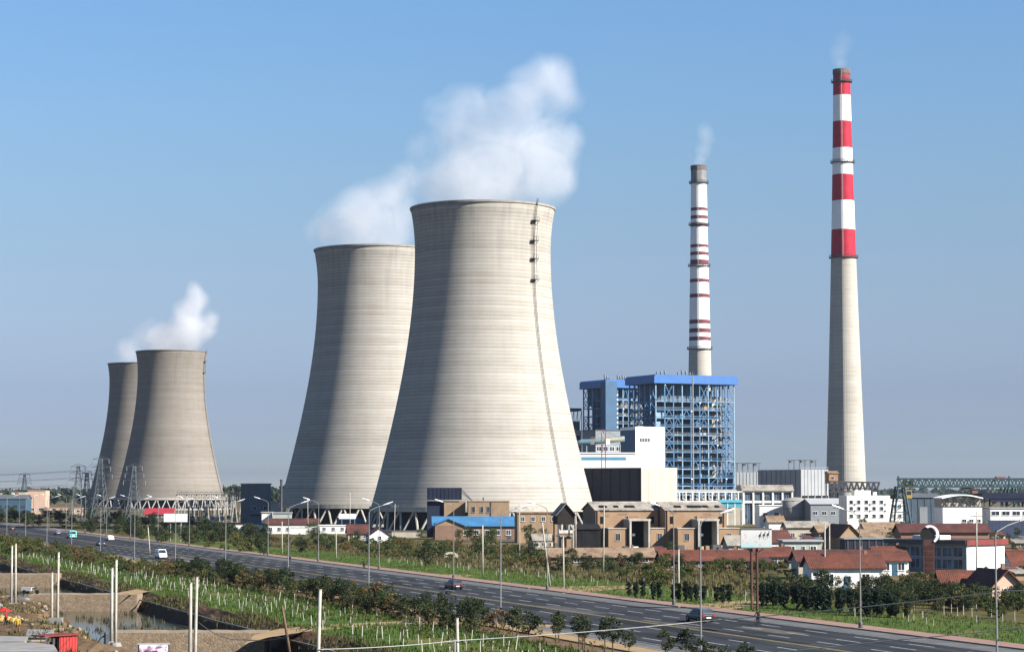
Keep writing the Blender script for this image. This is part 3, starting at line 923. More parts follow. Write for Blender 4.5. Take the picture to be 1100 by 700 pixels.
# ------------------------------------------------------------------ boiler houses with open blue steelwork
BLUEG = M("blue_grey_casing", (.13, .21, .30), .7, .2, .3)
def boiler_house(label, x_corner, x_right, ytop, Y, deg, D, xl_panel=None, seed=1):
    r = random.Random(seed)
    b = B("boiler_house", label, "boiler house", x_corner, x_right, ytop, 560, deg, D, Y, "blue boiler houses")
    o, W, H = b.o, b.W, b.H
    rt = 4.2                                   # depth of the roof fascia
    m = MB()
    ov, ch = 1.6, .9
    m.box((-ov, -ov, H - rt), (W + ov, D + ov, H - .9)); m.prism([(-ov, H - .895), (-ov + ch, H), (W + ov - ch, H), (W + ov, H - .895)], -ov + .02, D + ov - .02)
    m.build("roof", [BLUE], o)
    nx, ny = 9, 5
    lev = [0.0]
    while lev[-1] < H - rt - 5: lev.append(lev[-1] + 4.1)
    lev[-1] = H - rt
    xs = [W * k / nx for k in range(nx + 1)]; ys = [D * k / ny for k in range(ny + 1)]
    for i, x in enumerate(xs):
        for j, y in enumerate(ys):
            edge = j == 0 or i == 0 or i == nx or j == ny
            bar("column", o, (BLUEL if (i + j) % 3 == 0 else BLUEF) if edge else STEEL, (x, y, -.3), (x, y, H - rt + .05), .36 if edge else .3, 4)
    for z in lev[1:]:
        for j in (0, ny):
            for i in range(nx):
                bar("beam", o, r.choice([BLUEF, BLUEF, BLUEL]), (xs[i] + .3, ys[j], z), (xs[i + 1] - .3, ys[j], z), .26, 4)
        for i in (0, nx):
            for j in range(ny):
                bar("beam", o, BLUEF, (xs[i], ys[j] + .3, z), (xs[i], ys[j + 1] - .3, z), .32, 4)
    for q in range(1, len(lev) - 1):
        z = lev[q]
        # floor deck with an uneven edge, and a handrail along the front
        f0 = r.uniform(.6, 2.5)
        box("floor_deck", o, r.choice([BLUEF, BLUEF, BLUEL, GREYD]), (f0, .6 + r.uniform(0, 1.5), z - .25), (W - r.uniform(.6, 8), D - 1, z - .05))
        if r.random() < .8:
            for hh in (.6, 1.2):
                bar("handrail", o, r.choice([BLUEL, BLUEF, GALV]), (xs[0], -.45, z + hh), (xs[nx if r.random() < .6 else nx - 1], -.45, z + hh), .09)
    # bracing
    for q in range(len(lev) - 1):
        z0, z1 = lev[q], lev[q + 1]
        for i in range(nx):
            if (i in (1, 5) and r.random() < .7) or r.random() < .14:
                if r.random() < .5:
                    bar("brace", o, BLUEF, (xs[i], .05, z0), (xs[i + 1], .05, z1), .2)
                    if r.random() < .5: bar("brace", o, BLUEF, (xs[i], .05, z1), (xs[i + 1], .05, z0), .2)
                else:
                    xm = (xs[i] + xs[i + 1]) / 2
                    bar("brace", o, BLUEF, (xs[i], .05, z0), (xm, .05, z1), .2); bar("brace", o, BLUEF, (xs[i + 1], .05, z0), (xm, .05, z1), .2)
        for j in range(ny):
            if r.random() < .7:
                bar("brace", o, BLUEF, (-.05, ys[j], z0), (-.05, ys[j + 1], z1), .2)
                bar("brace", o, BLUEF, (-.05, ys[j], z1), (-.05, ys[j + 1], z0), .2)
        for j in range(ny):
            bar("brace", o, BLUEF, (W + .05, ys[j], z0), (W + .05, ys[j + 1], z1), .2)
    # the furnace and ductwork inside
    box("furnace", o, BLUEG, (W * .16, D * .3, 8), (W * .66, D * .93, H - rt - 6))
    box("steel_penthouse", o, BLUEG, (W * .10, D * .2, H - rt - 9), (W * .72, D * .95, H - rt - .2))
    box("rear_pass", o, BEIGE, (W * .74, D * .35, H * .36), (W * .96, D * .9, H * .86))
    MB().prism([(W * .74, H * .36), (W * .80, H * .25), (W * .90, H * .25), (W * .96, H * .36)], D * .35, D * .9).build("hopper", [BEIGE], o)
    MB().tube([(W * .85, D * .5, H * .27), (W * .85, D * .5, H * .16), (W * .95, D * .5, H * .10), (W * 1.12, D * .5, H * .09)], 2.0, 10).build("flue_duct", [GREYL], o, smooth=True)
    for k in range(12):
        x = W * r.uniform(.03, .9)
        z0 = r.uniform(6, 20); z1 = r.uniform(35, H - rt - 3)
        bar("downpipe", o, r.choice([GREYL, BLUEG, BEIGE, BLUEL, BLUEF]), (x, 2.0 + r.uniform(0, 2.5), z0), (x, 2.0 + r.uniform(0, 2.5), z1), r.uniform(.25, .5), 8)
    for k in range(64):
        q = r.randrange(1, len(lev) - 1); z = lev[q] + .02
        w = r.uniform(1.2, 4.5); h = r.uniform(1.0, 3.4); x = r.uniform(.5, W - w - .5); y = r.uniform(1.2, D * .28)
        box("equipment", o, r.choice([GREYL, BLUEF, BLUEF, GREYW, BLUEL, GREYD, BLUEF, BLUEL, BLUEG, TAN, BLUEG]), (x, y, z), (x + w, y + r.uniform(1, 2.5), z + h))
    for k in range(12):
        q = r.randrange(1, len(lev)); z = lev[q] - .9
        x = xs[r.randrange(nx + 1)]
        box("floodlight", o, WHITE, (x - .35, -.75, z), (x + .35, -.45, z + .55))
    for fx in (.15, .2, .25, .42, .47, .52, .57):     # safety-valve silencers on the roof
        h = r.uniform(1.6, 3.2)
        bar("roof_vent", o, STEEL, (W * fx, D * .4, H), (W * fx, D * .4, H + h), .28, 6)
        bar("roof_vent", o, GREYW, (W * fx + .1, D * .4, H + h * .55), (W * fx + .1, D * .4, H + h * .98), .5, 8)
    if xl_panel:
        z0 = b.zpx(464)
        box("lift_shaft", o, M("teal_blue_cladding", (.035, .12, .24), .6, .12, .2), (-1.8, -2.2, z0), (W * xl_panel, 3.2, H - .9))
        for k in range(9):
            z = z0 + (H - 6 - z0) * k / 9
            box("floodlight", o, WHITE, (W * xl_panel + .05, -2.0, z), (W * xl_panel + .8, -1.3, z + .7))
    return b

BH1 = boiler_house("nearer blue-roofed boiler house of open steelwork, right of the white office block", 705, 789, 402, 1080, 25, 27, seed=4)
BH2 = boiler_house("farther blue boiler house with a solid blue lift shaft", 652, 704, 407.5, 1170, 27, 25, .17, seed=9)

# column of steel in front of the near boiler house
bar_o = thing("lightning_mast", "tall thin grey mast standing before the near boiler house", "mast", (uy(745, 555, 1010).x, 1010, 0))
bar("pole", bar_o, GALV, (0, 0, -.3), (0, 0, uy(745, 405, 1010).z), .32, 8); bar("tip", bar_o, GALV, (0, 0, uy(745, 405, 1010).z), (0, 0, uy(745, 399, 1010).z), .10, 6)

# white block with four dark characters' windows, its blue flank, and the low white hall before it
b = B("office_block", "plain white block with a small row of four dark squares, blue flank", "building", 683, 714, 460, 560, 22, 16, 985)
b.wall(WHITE); b.parapet(WHITE, .8)
box("blue_flank", b.o, M("teal_blue_cladding", (.035, .12, .24), .6, .12, .2), (-.25, .3, b.zpx(500)), (-.01, 15.5, b.H - .6))
for k in range(4):
    z = b.zpx(474.3); w = 1.05
    q = box("sign_square", b.o, GREYD, (2.0 + k * 1.32, -.10, z), (2.0 + k * 1.32 + w, .0, z + 1.7))
box("roof_unit", b.o, GREYL, (3, 4, b.H), (6, 7, b.H + 1.2))
b.windows(3, 3, 1.4, 1.8)

b = B("turbine_hall", "low white hall with a blue stripe under its roof, behind the biggest tower", "building", 600, 683, 487, 560, 4, 20, 925)
b.wall(WHITE); b.flat_roof(WHITE, .4, .5)
box("blue_stripe", b.o, M("stripe_blue_paint", (.10, .32, .50), .6, .1), (.5, -.06, b.zpx(494)), (b.W - 4, .02, b.zpx(490.5)))
b.windows(6, 6, 4, 1.6, bars=3)

b = B("bunker_bay", "grey bunker bay with a dark top floor beneath the far boiler house", "building", 640, 668, 462, 560, 25, 14, 1060)
b.wall(GREYW, b.zpx(462)); b.flat_roof(GREYD)
b.windows(4, b.zpx(484), 2.5, 2.0)

b = B("conveyor_gallery", "dark-topped coal conveyor tower peeping out beside the biggest cooling tower", "building", 600, 625, 438, 560, 15, 12, 1190)
b.wall(CREAM, b.zpx(462)); box("lattice_floor", b.o, GREYW, (.8, .8, b.zpx(462)), (b.W - .8, 11, b.zpx(452))); box("top_floor", b.o, GREYD, (0, 0, b.zpx(441)), (b.W, 12, b.H))
for k in range(7):
    x = b.W * k / 6
    bar("post", b.o, STEEL, (x, 0, b.zpx(462)), (x, 0, b.zpx(441)), .2)
    if k < 6: bar("brace", b.o, STEEL, (x, 0, b.zpx(462)), (x + b.W / 6, 0, b.zpx(441)), .15)
for k in range(3):
    window(b.o, 2 + k * 4, b.zpx(475), 2.2, 4.0)

# teal duct bending down behind the tower
d = thing("air_duct", "teal duct bending over beside the biggest cooling tower", "duct", (uy(618, 560, 960).x, 960, 0))
xs_ = [uy(p, 480, 960).x - d.location.x for p in (620, 618.5, 620, 625, 640, 671)]
zs_ = [uy(550, p, 960).z for p in (486, 481, 476.5, 474.5, 474, 471)]
MB().tube([(x, 0, z) for x, z in zip(xs_, zs_)], 1.25, 10).build("pipe", [M("teal_duct_paint", (.16, .27, .33), .5, .15)], d, smooth=True)
for x in (xs_[3] + 2, xs_[4] + 3, xs_[5] - 2):
    bar("support", d, GALV, (x, 0, -.3), (x, 0, zs_[3] - 1), .3, 6)

# tower crane before the hall
cr = thing("tower_crane", "red lattice tower crane with a yellow jib beside the white hall", "crane", (uy(647, 560, 930).x, 915, 0))
zt = uy(647, 474, 930).z
for sx in (-.8, .8):
    for sy in (-.8, .8):
        bar("mast_leg", cr, CRANER, (sx, sy, -.3), (sx, sy, zt + 3.5), .22)
k, z = 0, 0.0
while z < zt:
    z2 = min(zt, z + 1.9); s = 1 if k % 2 else -1
    bar("mast_brace", cr, CRANER, (-.8 * s, -.8, z), (.8 * s, -.8, z2), .09); bar("mast_brace", cr, WHITE if k % 4 == 0 else CRANER, (-.8, -.8 * s, z), (-.8, .8 * s, z2), .09)
    z = z2; k += 1
box("cab", cr, WHITE, (.9, -1.2, zt - 1.6), (2.6, .6, zt + .7))
bar("apex", cr, CRANER, (0, 0, zt + 3), (0, 0, uy(647, 462, 930).z), .3)
xl, xr = uy(633, 478, 930).x - cr.location.x, uy(668, 478, 930).x - cr.location.x
for (y, z) in ((-.6, zt + .2), (.6, zt + .2), (0, zt + 1.3)):
    bar("jib_chord", cr, CRANEY, (0, y, z), (xr, y, z), .12)
    bar("jib_chord", cr, CRANEY, (0, y, z), (xl, y, z), .12)
for k in range(14):
    x0 = xr * k / 14; x1 = xr * (k + 1) / 14; xm = (x0 + x1) / 2
    bar("jib_brace", cr, CRANEY, (x0, -.6, zt + .2), (xm, 0, zt + 1.3), .07); bar("jib_brace", cr, CRANEY, (xm, 0, zt + 1.3), (x1, -.6, zt + .2), .07)
box("counterweight", cr, GREYW, (xl, -.8, zt - 1.5), (xl + 1.6, .8, zt + .2))
za = uy(647, 463, 930).z
bar("tie_rod", cr, STEEL, (0, 0, za), (xr * .8, 0, zt + 1.3), .06); bar("tie_rod", cr, STEEL, (0, 0, za), (xl * .9, 0, zt + .9), .06)

# beige block; its navy flank also carries shade in the colour
b = B("coal_bunker", "big windowless block, navy flank and pale beige front, behind the brick sheds", "building", 689, 727.5, 503, 575, 44, 30, 800)
b.wall(BEIGE); 
box("dark_flank", b.o, NAVY, (-.2, -.02, -.2), (-.005, b.D, b.H + .15))
b.parapet(BEIGE, .4)
for i in range(5):
    for j in range(4):
        w_, h_ = b.W / 5, b.H / 6
        box("wall_panel", b.o, BEIGE, (i * w_ + .04, -.05, b.H - (j + 1) * h_ + .04), ((i + 1) * w_ - .04, -.003, b.H - j * h_ - .04))
for k in range(7):
    box("flank_rib", b.o, NAVYF, (-.42, 1 + k * 4.6, -.2), (-.2, 1.3 + k * 4.6, b.H))

# low concrete frame at the foot of the near boiler house
b = B("pipe_rack", "long white concrete pipe rack at the foot of the boiler house", "pipe rack", 716, 800, 528, 556, 6, 6, 985)
for k in range(13):
    x = b.W * k / 12
    for y in (0, 5):
        bar("column", b.o, WHITEW, (x, y, -.3), (x, y, b.H), .35)
for z in (b.H, b.H - 4.2, b.H - 7.5):
    for y in (0, 5): bar("beam", b.o, WHITEW, (0, y, z), (b.W, y, z), .4)
    for k in range(13): bar("crossbeam", b.o, WHITEW, (b.W * k / 12, .2, z), (b.W * k / 12, 4.8, z), .25)
for y, z, mt in ((1, b.H + .6, GREYL), (2.2, b.H + .7, GALV), (3.6, b.H + .5, BEIGE), (1.4, b.H - 3.6, GREYW)):
    bar("pipe", b.o, mt, (-.5, y, z), (b.W + .5, y, z), .38, 8)

# precipitators
def precipitator(label, xa, xb, y_top, y_mid, base, Y, deg, D, left=True):
    b = B("precipitator", label, "precipitator", xa, xb, y_top, base, deg, D, Y, "light grey precipitators")
    z0 = b.zpx(y_mid)
    o = b.o
    box("casing", o, GREYL, (0, 0, z0), (b.W, b.D, b.H))
    for k in range(1, 8):
        box("casing_rib", o, GREYL, (b.W * k / 8 - .12, -.18, z0), (b.W * k / 8 + .12, -.004, b.H - .1))
    for k in range(9):
        box("flank_rib", o, GREYW, (-.25, b.D * k / 9 + .3, z0), (-.004, b.D * k / 9 + .7, b.H - .1))
    nh = 3
    for k in range(nh):
        x0, x1 = b.W * k / nh + .3, b.W * (k + 1) / nh - .3
        for y0, y1 in ((.3, b.D / 2 - .3), (b.D / 2 + .3, b.D - .3)):
            m = MB(); c = (x0 + x1) / 2; cy = (y0 + y1) / 2; zl = z0 - 6
            v = [(x0, y0, z0), (x1, y0, z0), (x1, y1, z0), (x0, y1, z0), (c - .5, cy - .5, zl), (c + .5, cy - .5, zl), (c + .5, cy + .5, zl), (c - .5, cy + .5, zl)]
            i = 0
            for q in [(0, 1, 5, 4), (1, 2, 6, 5), (2, 3, 7, 6), (3, 0, 4, 7), (4, 5, 6, 7), (0, 3, 2, 1)]: m.poly([v[t] for t in q])
            m.build("hopper", [GREYL], o)
    for k in range(5):
        for y in (0.2, b.D - .2): bar("column", o, GALV, (b.W * k / 4, y, -.3), (b.W * k / 4, y, z0), .35)
    # hoist frames on the roof
    n = 5
    for k in range(n):
        x = b.W * (k + .2) / n
        h = 4.5
        bar("hoist_post", o, STEEL, (x, b.D * .3, b.H), (x, b.D * .3, b.H + h), .16); bar("hoist_post", o, STEEL, (x + 3, b.D * .3, b.H), (x + 3, b.D * .3, b.H + h), .16)
        bar("hoist_beam", o, STEEL, (x - 1, b.D * .3, b.H + h), (x + 4, b.D * .3, b.H + h), .2)
        if k % 2 == 0: box("hoist", o, STEEL, (x + .5, b.D * .3 - .5, b.H + h - 1.2), (x + 1.8, b.D * .3 + .5, b.H + h - .15))
    for hh in (.6, 1.2): bar("handrail", o, GALV, (0, .1, b.H + hh), (b.W, .1, b.H + hh), .08)
    for k in range(14): bar("rail_post", o, GALV, (b.W * k / 13, .1, b.H), (b.W * k / 13, .1, b.H + 1.2), .06)
    return b
precipitator("pale precipitator box with hoist frames on top, beside the tall chimney", 861, 890, 504, 532, 560, 1050, 30, 34)
precipitator("smaller pale precipitator box at the corner of the near boiler house", 788, 817, 507, 524, 560, 1100, 8, 20)

b = B("control_building", "grey-roofed frame building with white columns and blue glass", "building", 799, 851, 527, 558, 3, 14, 960)
b.wall(GLASSB, b.H - .5, x0=.4, x1=b.W - .4, y0=.5)
for z in (b.zpx(527) - .6, b.zpx(540)): box("floor_band", b.o, WHITEW, (0, -.1, z), (b.W, .45, z + 1.0))
for k in range(6): box("column", b.o, WHITEW, (b.W * k / 5 - .35, -.25, -.3), (b.W * k / 5 + .35, .4, b.H - .02))
MB().prism([(-.8, b.H), (14.8, b.H), (13.5, b.H + 2.6), (3.5, b.H + 2.6)], -.8, b.W + .8, axis='x').build("roof", [ROOFG], b.o)
for k in range(20): box("mullion", b.o, GREYL, (b.W * (k + .5) / 20, .40, 0), (b.W * (k + .5) / 20 + .12, .5, b.H - .7))
b = B("cyan_shelter", "small cyan sheet shelter on white posts", "shelter", 774, 797, 536.5, 560, 2, 5, 930)
MB().prism([(-.4, b.H - 1.2), (b.D + .4, b.H - .3), (b.D + .4, b.H), (-.4, b.H - .9)], -.4, b.W + .4, axis='x').build("roof", [CYAN], b.o)
box("side_sheet", b.o, CYAN, (0, 0, b.H - 3.2), (b.W, .1, b.H - 1.15))
for k in range(4): bar("post", b.o, WHITE, (b.W * k / 3, 0, -.2), (b.W * k / 3, 0, b.H - 1), .2)
box("back_wall", b.o, CREAM, (0, b.D - .2, -.2), (b.W, b.D, b.H - .5))
b = B("annex", "small white annex with two windows below the frame building", "building", 816, 840, 543, 560, 5, 8, 880)
b.wall(WHITEW); b.flat_roof(WHITE); b.windows(2, b.H - 4.2, 1.6, 1.5)

t = thing("storage_tank", "grey domed storage tank between the annex and the white block", "tank", (uy(856, 560, 870).x, 874, 0))
R_ = 14.2 * 870 / F; z = uy(856, 537.5, 870).z
MB().lathe([(R_, -.3), (R_, z)], 48, close=True).build("drum", [M("tank_grey", (.40, .38, .36), .7, .12, .3, stain=.35)], t, smooth=False)
for p in t.children[0].data.polygons: p.use_smooth = len(p.vertices) == 4
MB().lathe([(R_ + .1, z + .003), (R_ * .7, z + .8), (R_ * .3, z + 1.25), (.01, z + 1.35)], 48).build("dome", [M("tank_grey", (.4, .38, .36))], t, smooth=True)
for zz in (z * .35, z * .7): MB().lathe([(R_ + .01, zz), (R_ + .14, zz), (R_ + .14, zz + .25), (R_ + .01, zz + .25)], 48).build("stiffener_ring", [GREYW], t)
b = B("grey_shed", "low grey sheet shed right of the domed tank", "shed", 871, 909, 541, 561, 8, 14, 860)
b.wall(GREYW); b.gable(GREYL, GREYW, 1.8, 'x')
b.windows(4, b.H * .55, 1.8, 1.3)

b = B("dormitory", "white three-storey block with rows of small square windows", "building", 910, 956, 534, 564, 6, 12, 830)
b.wall(WHITEW); b.parapet(WHITEW, .7)
for j, y in enumerate((538.5, 545.5, 553.5)):
    for k in range(5):
        window(b.o, 1.0 + k * (b.W - 2) / 5, b.zpx(y + 2.4), 1.25, 1.3)
        if j < 2 and k % 2 == 0: box("air_conditioner", b.o, GREYL, (2.9 + k * (b.W - 2) / 5, -.30, b.zpx(y + 3.5)), (3.4 + k * (b.W - 2) / 5, -.05, b.zpx(y + 3.5) + .55))
box("roof_house", b.o, WHITEW, (b.W * .25, 4, b.H), (b.W * .62, 9, b.H + 2.6)); box("water_tank", b.o, WHITE, (b.W * .7, 4, b.H), (b.W * .76, 6, b.H + 2))
b = B("dormitory_wing", "plain white lower wing at the right of the windowed white block", "building", 956.5, 969.5, 537, 563, 6, 10, 836)
b.wall(WHITEW); b.flat_roof(WHITE); b.windows(2, b.H - 3, 1.2, 1.3); b.windows(2, b.H - 6.5, 1.2, 1.3)

# conveyor trusses right of the chimney
def truss_bridge(name, label, cat, xa, ya0, ya1, xb, yb0, yb1, Y, mat, n=10, legs=(), wid=2.4):
    pa0, pa1, pb0, pb1 = uy(xa, ya0, Y), uy(xa, ya1, Y), uy(xb, yb0, Y), uy(xb, yb1, Y)
    o = thing(name, label, cat, (pa0.x, Y, 0))
    off = Vector((pa0.x, Y, 0))
    A0, A1, B0, B1 = pa0 - off, pa1 - off, pb0 - off, pb1 - off
    for dy in (0, wid):
        d = Vector((0, dy, 0))
        bar("chord", o, mat, A0 + d, B0 + d, .42); bar("chord", o, mat, A1 + d, B1 + d, .42)
        for k in range(n):
            p0, p1 = A0.lerp(B0, k / n) + d, A0.lerp(B0, (k + 1) / n) + d
            q0, q1 = A1.lerp(B1, k / n) + d, A1.lerp(B1, (k + 1) / n) + d
            qm = (q0 + q1) / 2
            bar("diagonal", o, mat, p0, qm, .28); bar("diagonal", o, mat, qm, p1, .28)
    for k in range(n + 1):
        bar("cross_tie", o, mat, A1.lerp(B1, k / n) + Vector((0, .1, 0)), A1.lerp(B1, k / n) + Vector((0, wid - .1, 0)), .15)
    for f in legs:
        p = A1.lerp(B1, f)
        bar("leg", o, mat, (p.x - 1.2, 0, -.3), (p.x, 0, p.z), .3); bar("leg", o, mat, (p.x + 1.2, wid, -.3), (p.x, wid, p.z), .3)
    return o
o = truss_bridge("conveyor_truss", "dark steel conveyor truss right at the foot of the tall chimney", "conveyor", 891, 517, 528, 945, 518, 527, 900, STEEL, 9, (.1, .5, .9))
for k in range(6): box("walkway_panel", o, GREYW, (2 + k * 3, .2, uy(891, 525, 900).z), (4.6 + k * 3, 2.2, uy(891, 524, 900).z))
b = B("drive_house", "small rust-brown drive house at the foot of the tall chimney", "building", 891, 900.5, 508, 560, 10, 6, 905)
box("cabin", b.o, M("rusty_sheet", (.42, .24, .13), .85, .25), (0, 0, b.zpx(519)), (b.W, 5, b.H)); MB().prism([(-.4, b.H), (5.4, b.H), (2.5, b.H + 1)], -.4, b.W + .4, axis='x').build("roof", [ROOFT], b.o)
for x in (.3, b.W - .3):
    for y in (.3, 4.7): bar("leg", b.o, STEEL, (x, y, -.3), (x, y, b.zpx(519)), .3)
window(b.o, .8, b.zpx(514.5), 1.3, 1.0)

# gantry crane
gc = truss_bridge("gantry_crane", "long green gantry crane with a lattice girder and yellow cab", "crane", 966, 514, 522.5, 1108, 514, 522.5, 800, CRANEG, 19, (), 5.0)
gx = gc.location.x
for px in (968, 1087):
    zt = uy(px, 522, 800).z
    for dy in (0, 5):
        for s in (-1, 1):
            x = uy(px, 522, 800).x - gx
            bar("leg", gc, CRANEG, (x + s * 3.4, dy + (dy - 2.5), -.3), (x + s * 1.2, dy, zt), .38)
        for k in range(3):
            z = zt * (k + .7) / 4
            w = 3.4 - 2.2 * (k + .7) / 4
            bar("leg_tie", gc, CRANEG, (x - w, dy * 1.5 - 1.2, z), (x + w, dy * 1.5 - 1.2, z), .18)
            bar("leg_brace", gc, CRANEG, (x - w, dy * 1.5 - 1.2, z), (x + w * .8, dy * 1.4 - 1.0, z + zt * .24), .14)
    bar("end_post", gc, CRANEG, (x - 1, 0, zt), (x - 1, 0, uy(px, 511, 800).z), .4)
x = uy(972, 528, 800).x - gx; z = uy(972, 535, 800).z
box("cab", gc, CRANEY, (x, .3, z), (x + 2.6, 2.4, z + 3.2)); box("cab_window", gc, GLASS, (x + .3, .22, z + 1.3), (x + 2.3, .3, z + 2.6))
box("winch", gc, CRANEY, (x - .4, .5, z + 4.4), (x + 3.2, 3.4, z + 6.2))
for px in (1039, 1076):
    x = uy(px, 520, 800).x - gx; z = uy(px, 514, 800).z
    box("trolley", gc, STEEL if px < 1050 else CRANER, (x - 1.6, .8, z - 3.6 if px < 1050 else z + .1), (x + 1.6, 4.2, z - 2.8 if px < 1050 else z + .8))
    bar("hoist_rope", gc, STEEL, (x, 2, z - 6), (x, 2, z - 3), .08)

b = B("blue_sheet_shed", "dark slate-blue corrugated shed behind the gantry leg", "shed", 970, 1012, 534, 562, 5, 18, 840)
b.wall(corrugated("slate_blue_sheet", (.06, .10, .15), .9)); b.gable(GREYD, GREYD, 1.2, 'x')
for k in range(6): box("wall_rib", b.o, GREYD, (b.W * k / 6 + .8, -.15, 0), (b.W * k / 6 + 1.0, -.004, b.H - .3))
bb = box("sliding_door", b.o, GREYW, (b.W * .42, -.2, 0), (b.W * .62, -.05, b.H * .7))
b = B("arched_hall", "white hall with a shallow arched roof and zigzag trusses under its eave", "hall", 1013, 1054.5, 545, 565, 3, 12, 745)
b.wall(WHITE)
zt = b.zpx(535.5)
m = MB()
pr = [(b.W * k / 12 - .3 + .6 * k / 12, zt + (b.zpx(532) - zt) * math.sin(math.pi * k / 12)) for k in range(13)]
m.prism(pr + [(p[0], p[1] + .4) for p in reversed(pr)], -.6, b.D); m.build("roof", [WHITE], b.o)
box("truss_backing", b.o, CREAM, (0, 1.2, b.H), (b.W, b.D - .3, zt))
for k in range(10):
    x0, x1 = b.W * k / 10, b.W * (k + 1) / 10
    bar("truss_diagonal", b.o, STEEL, (x0, .2, b.H + .2 if k % 2 else zt), (x1, .2, zt if k % 2 else b.H + .2), .2)
bar("truss_chord", b.o, STEEL, (0, .2, b.H + .25), (b.W, .2, b.H + .25), .28)
box("door", b.o, GREYW, (b.W * .25, -.08, 0), (b.W * .42, .02, 2.6)); b.windows(3, b.H * .45, 1.4, 1.0, x0=b.W * .45)
b = B("red_stack_house", "small red brick roof house behind the arched hall", "building", 1045, 1050.5, 526, 560, 0, 4, 850)
b.wall(BRICKR); b.flat_roof(REDPL, .2)
b = B("steel_canopy", "dark blue steel canopy at the right picture edge under the gantry", "canopy", 1058, 1130, 529, 560, 0, 20, 780)
MB().prism([(-1, b.H - 2.0), (b.D + 1, b.H - 1), (b.D + 1, b.H - .4), (-1, b.H)], -1, b.W + 1, axis='x').build("roof", [NAVYF], b.o)
for k in range(5):
    for y in (.3, b.D - .5): bar("post", b.o, STEEL, (b.W * k / 4, y, -.3), (b.W * k / 4, y, b.H - 1.6), .4)
    if k < 4: bar("roof_brace", b.o, STEEL, (b.W * k / 4, .3, b.H - 6), (b.W * (k + 1) / 4, .3, b.H - 2), .2)
box("fascia", b.o, NAVYF, (2, -.8, b.H - 3.2), (b.W, -.5, b.H - 1.95))
b = B("white_office", "low white office with dark windows under the steel canopy", "building", 1064, 1130, 546, 562, 2, 10, 770)
b.wall(WHITEW); b.flat_roof(GREYL); b.windows(6, b.zpx(553), 2.6, 1.3, bars=1)
b = B("blue_fence", "long dark blue sheet fence before the white office", "fence", 1062, 1140, 558.5, 572, 0, .2, 690)
for k in range(20): box("sheet", b.o, M("navy_fence_sheet", (.035, .055, .12), .6, .25), (b.W * k / 20 + .02, 0, 0), (b.W * (k + 1) / 20 - .02, .06, b.H))
for k in range(21): bar("post", b.o, STEEL, (b.W * k / 20, .14, -.3), (b.W * k / 20, .14, b.H + .1), .07)
# ------------------------------------------------------------------ brick sheds in front of the plant
def brick_shed(label, x0, x1, boxes, portal, base=590.5, deg=15):
    b = B("brick_shed", label, "shed", x0, x1, 547.5, base, deg, 11, None, "yellow brick sheds")
    b.wall(BRICK); o = b.o
    r = b.gable(ROOFG, BRICK, 1.7, 'x', .4)
    for k in range(5):
        x = rnd.uniform(1, b.W - 2); 
        box("roof_patch", r, DARKIN, (x, 1.2, b.H + .50), (x + rnd.uniform(.8, 2.4), 2.4, b.H + .98), (math.atan2(1.7, 5.5), 0, 0))
    PJ = 4.2
    for (a, c) in boxes:
        xa, xc = b.xpx(a), b.xpx(c)
        h = b.zpx(567.5)
        box("side_room", o, BRICK, (xa, -PJ, -.3), (xc, -.004, h)); box("side_room_roof", o, LEGC, (xa - .2, -PJ - .2, h + .003), (xc + .2, -.02, h + .25))
        window(o, (xa + xc) / 2 - .55, 2.4, 1.1, 1.7, -PJ, LEGC, bars=1)
    xa, xc = b.xpx(portal[0]), b.xpx(portal[1]); h = b.zpx(559)
    for x in (xa, xc - .5): box("portal_side", o, LEGC, (x, -PJ - .8, -.3), (x + .5, -.004, h - .003))
    box("portal_head", o, LEGC, (xa - .2, -PJ - .8, h), (xc + .2, -.004, h + .45))
    box("doorway", o, DARKIN, (xa + .5, -1.2, -.2), (xc - .5, -.01, h - .01))  # near-black block painted for the unlit inside
    box("crate", o, WHITEW, (xa + 1.6, -3.2, 0), (xa + 2.9, -2.2, .9)); MB().lathe([(.01, -.3), (.35, -.3), (.35, .3), (.01, .3)], 12).build("hanging_lamp", [WHITE], o, ((xa + xc) / 2 - .5, -1.6, h * .52))
    for x in (.4, b.W - .7): box("pilaster", o, BRICK, (x, -.3, -.3), (x + .6, -.003, b.H - .3))
    window(o, b.W * .5 - .3, b.H - 2.3, .6, .8, 0, LEGC, bars=0)
    for fx in (.1, .9):      # black panels painted for the shell's openings and the shadows on it
        box("dark_opening_panel", o, DARKIN, (b.W * fx - .5, -.03, b.H - 3.4), (b.W * fx + .5, .02, b.H - 1.6))
    for k in range(4):
        x = rnd.uniform(.5, b.W - 3)
        box("fallen_brick_course", o, BRICKR, (x, -.06, b.H - .9 - .3 * k), (x + rnd.uniform(1, 2.6), -.004, b.H - .55 - .3 * k))
    for k in range(7):
        x = rnd.uniform(-1, b.W + 1)
        box("stacked_timber", o, TAN if k % 2 else STEEL, (x, -PJ - 3.2 - rnd.uniform(0, 1.5), -.1), (x + rnd.uniform(.8, 2.4), -PJ - 2.4, rnd.uniform(.5, 1.5)))
    return b
brick_shed("left one of two yellow brick sheds with a tall dark doorway", 640, 707, ((648, 668), (693, 712)), (669.5, 691.5))
brick_shed("right one of two yellow brick sheds with a tall dark doorway", 715, 780, ((722, 741), (766, 787)), (742.5, 764.5))

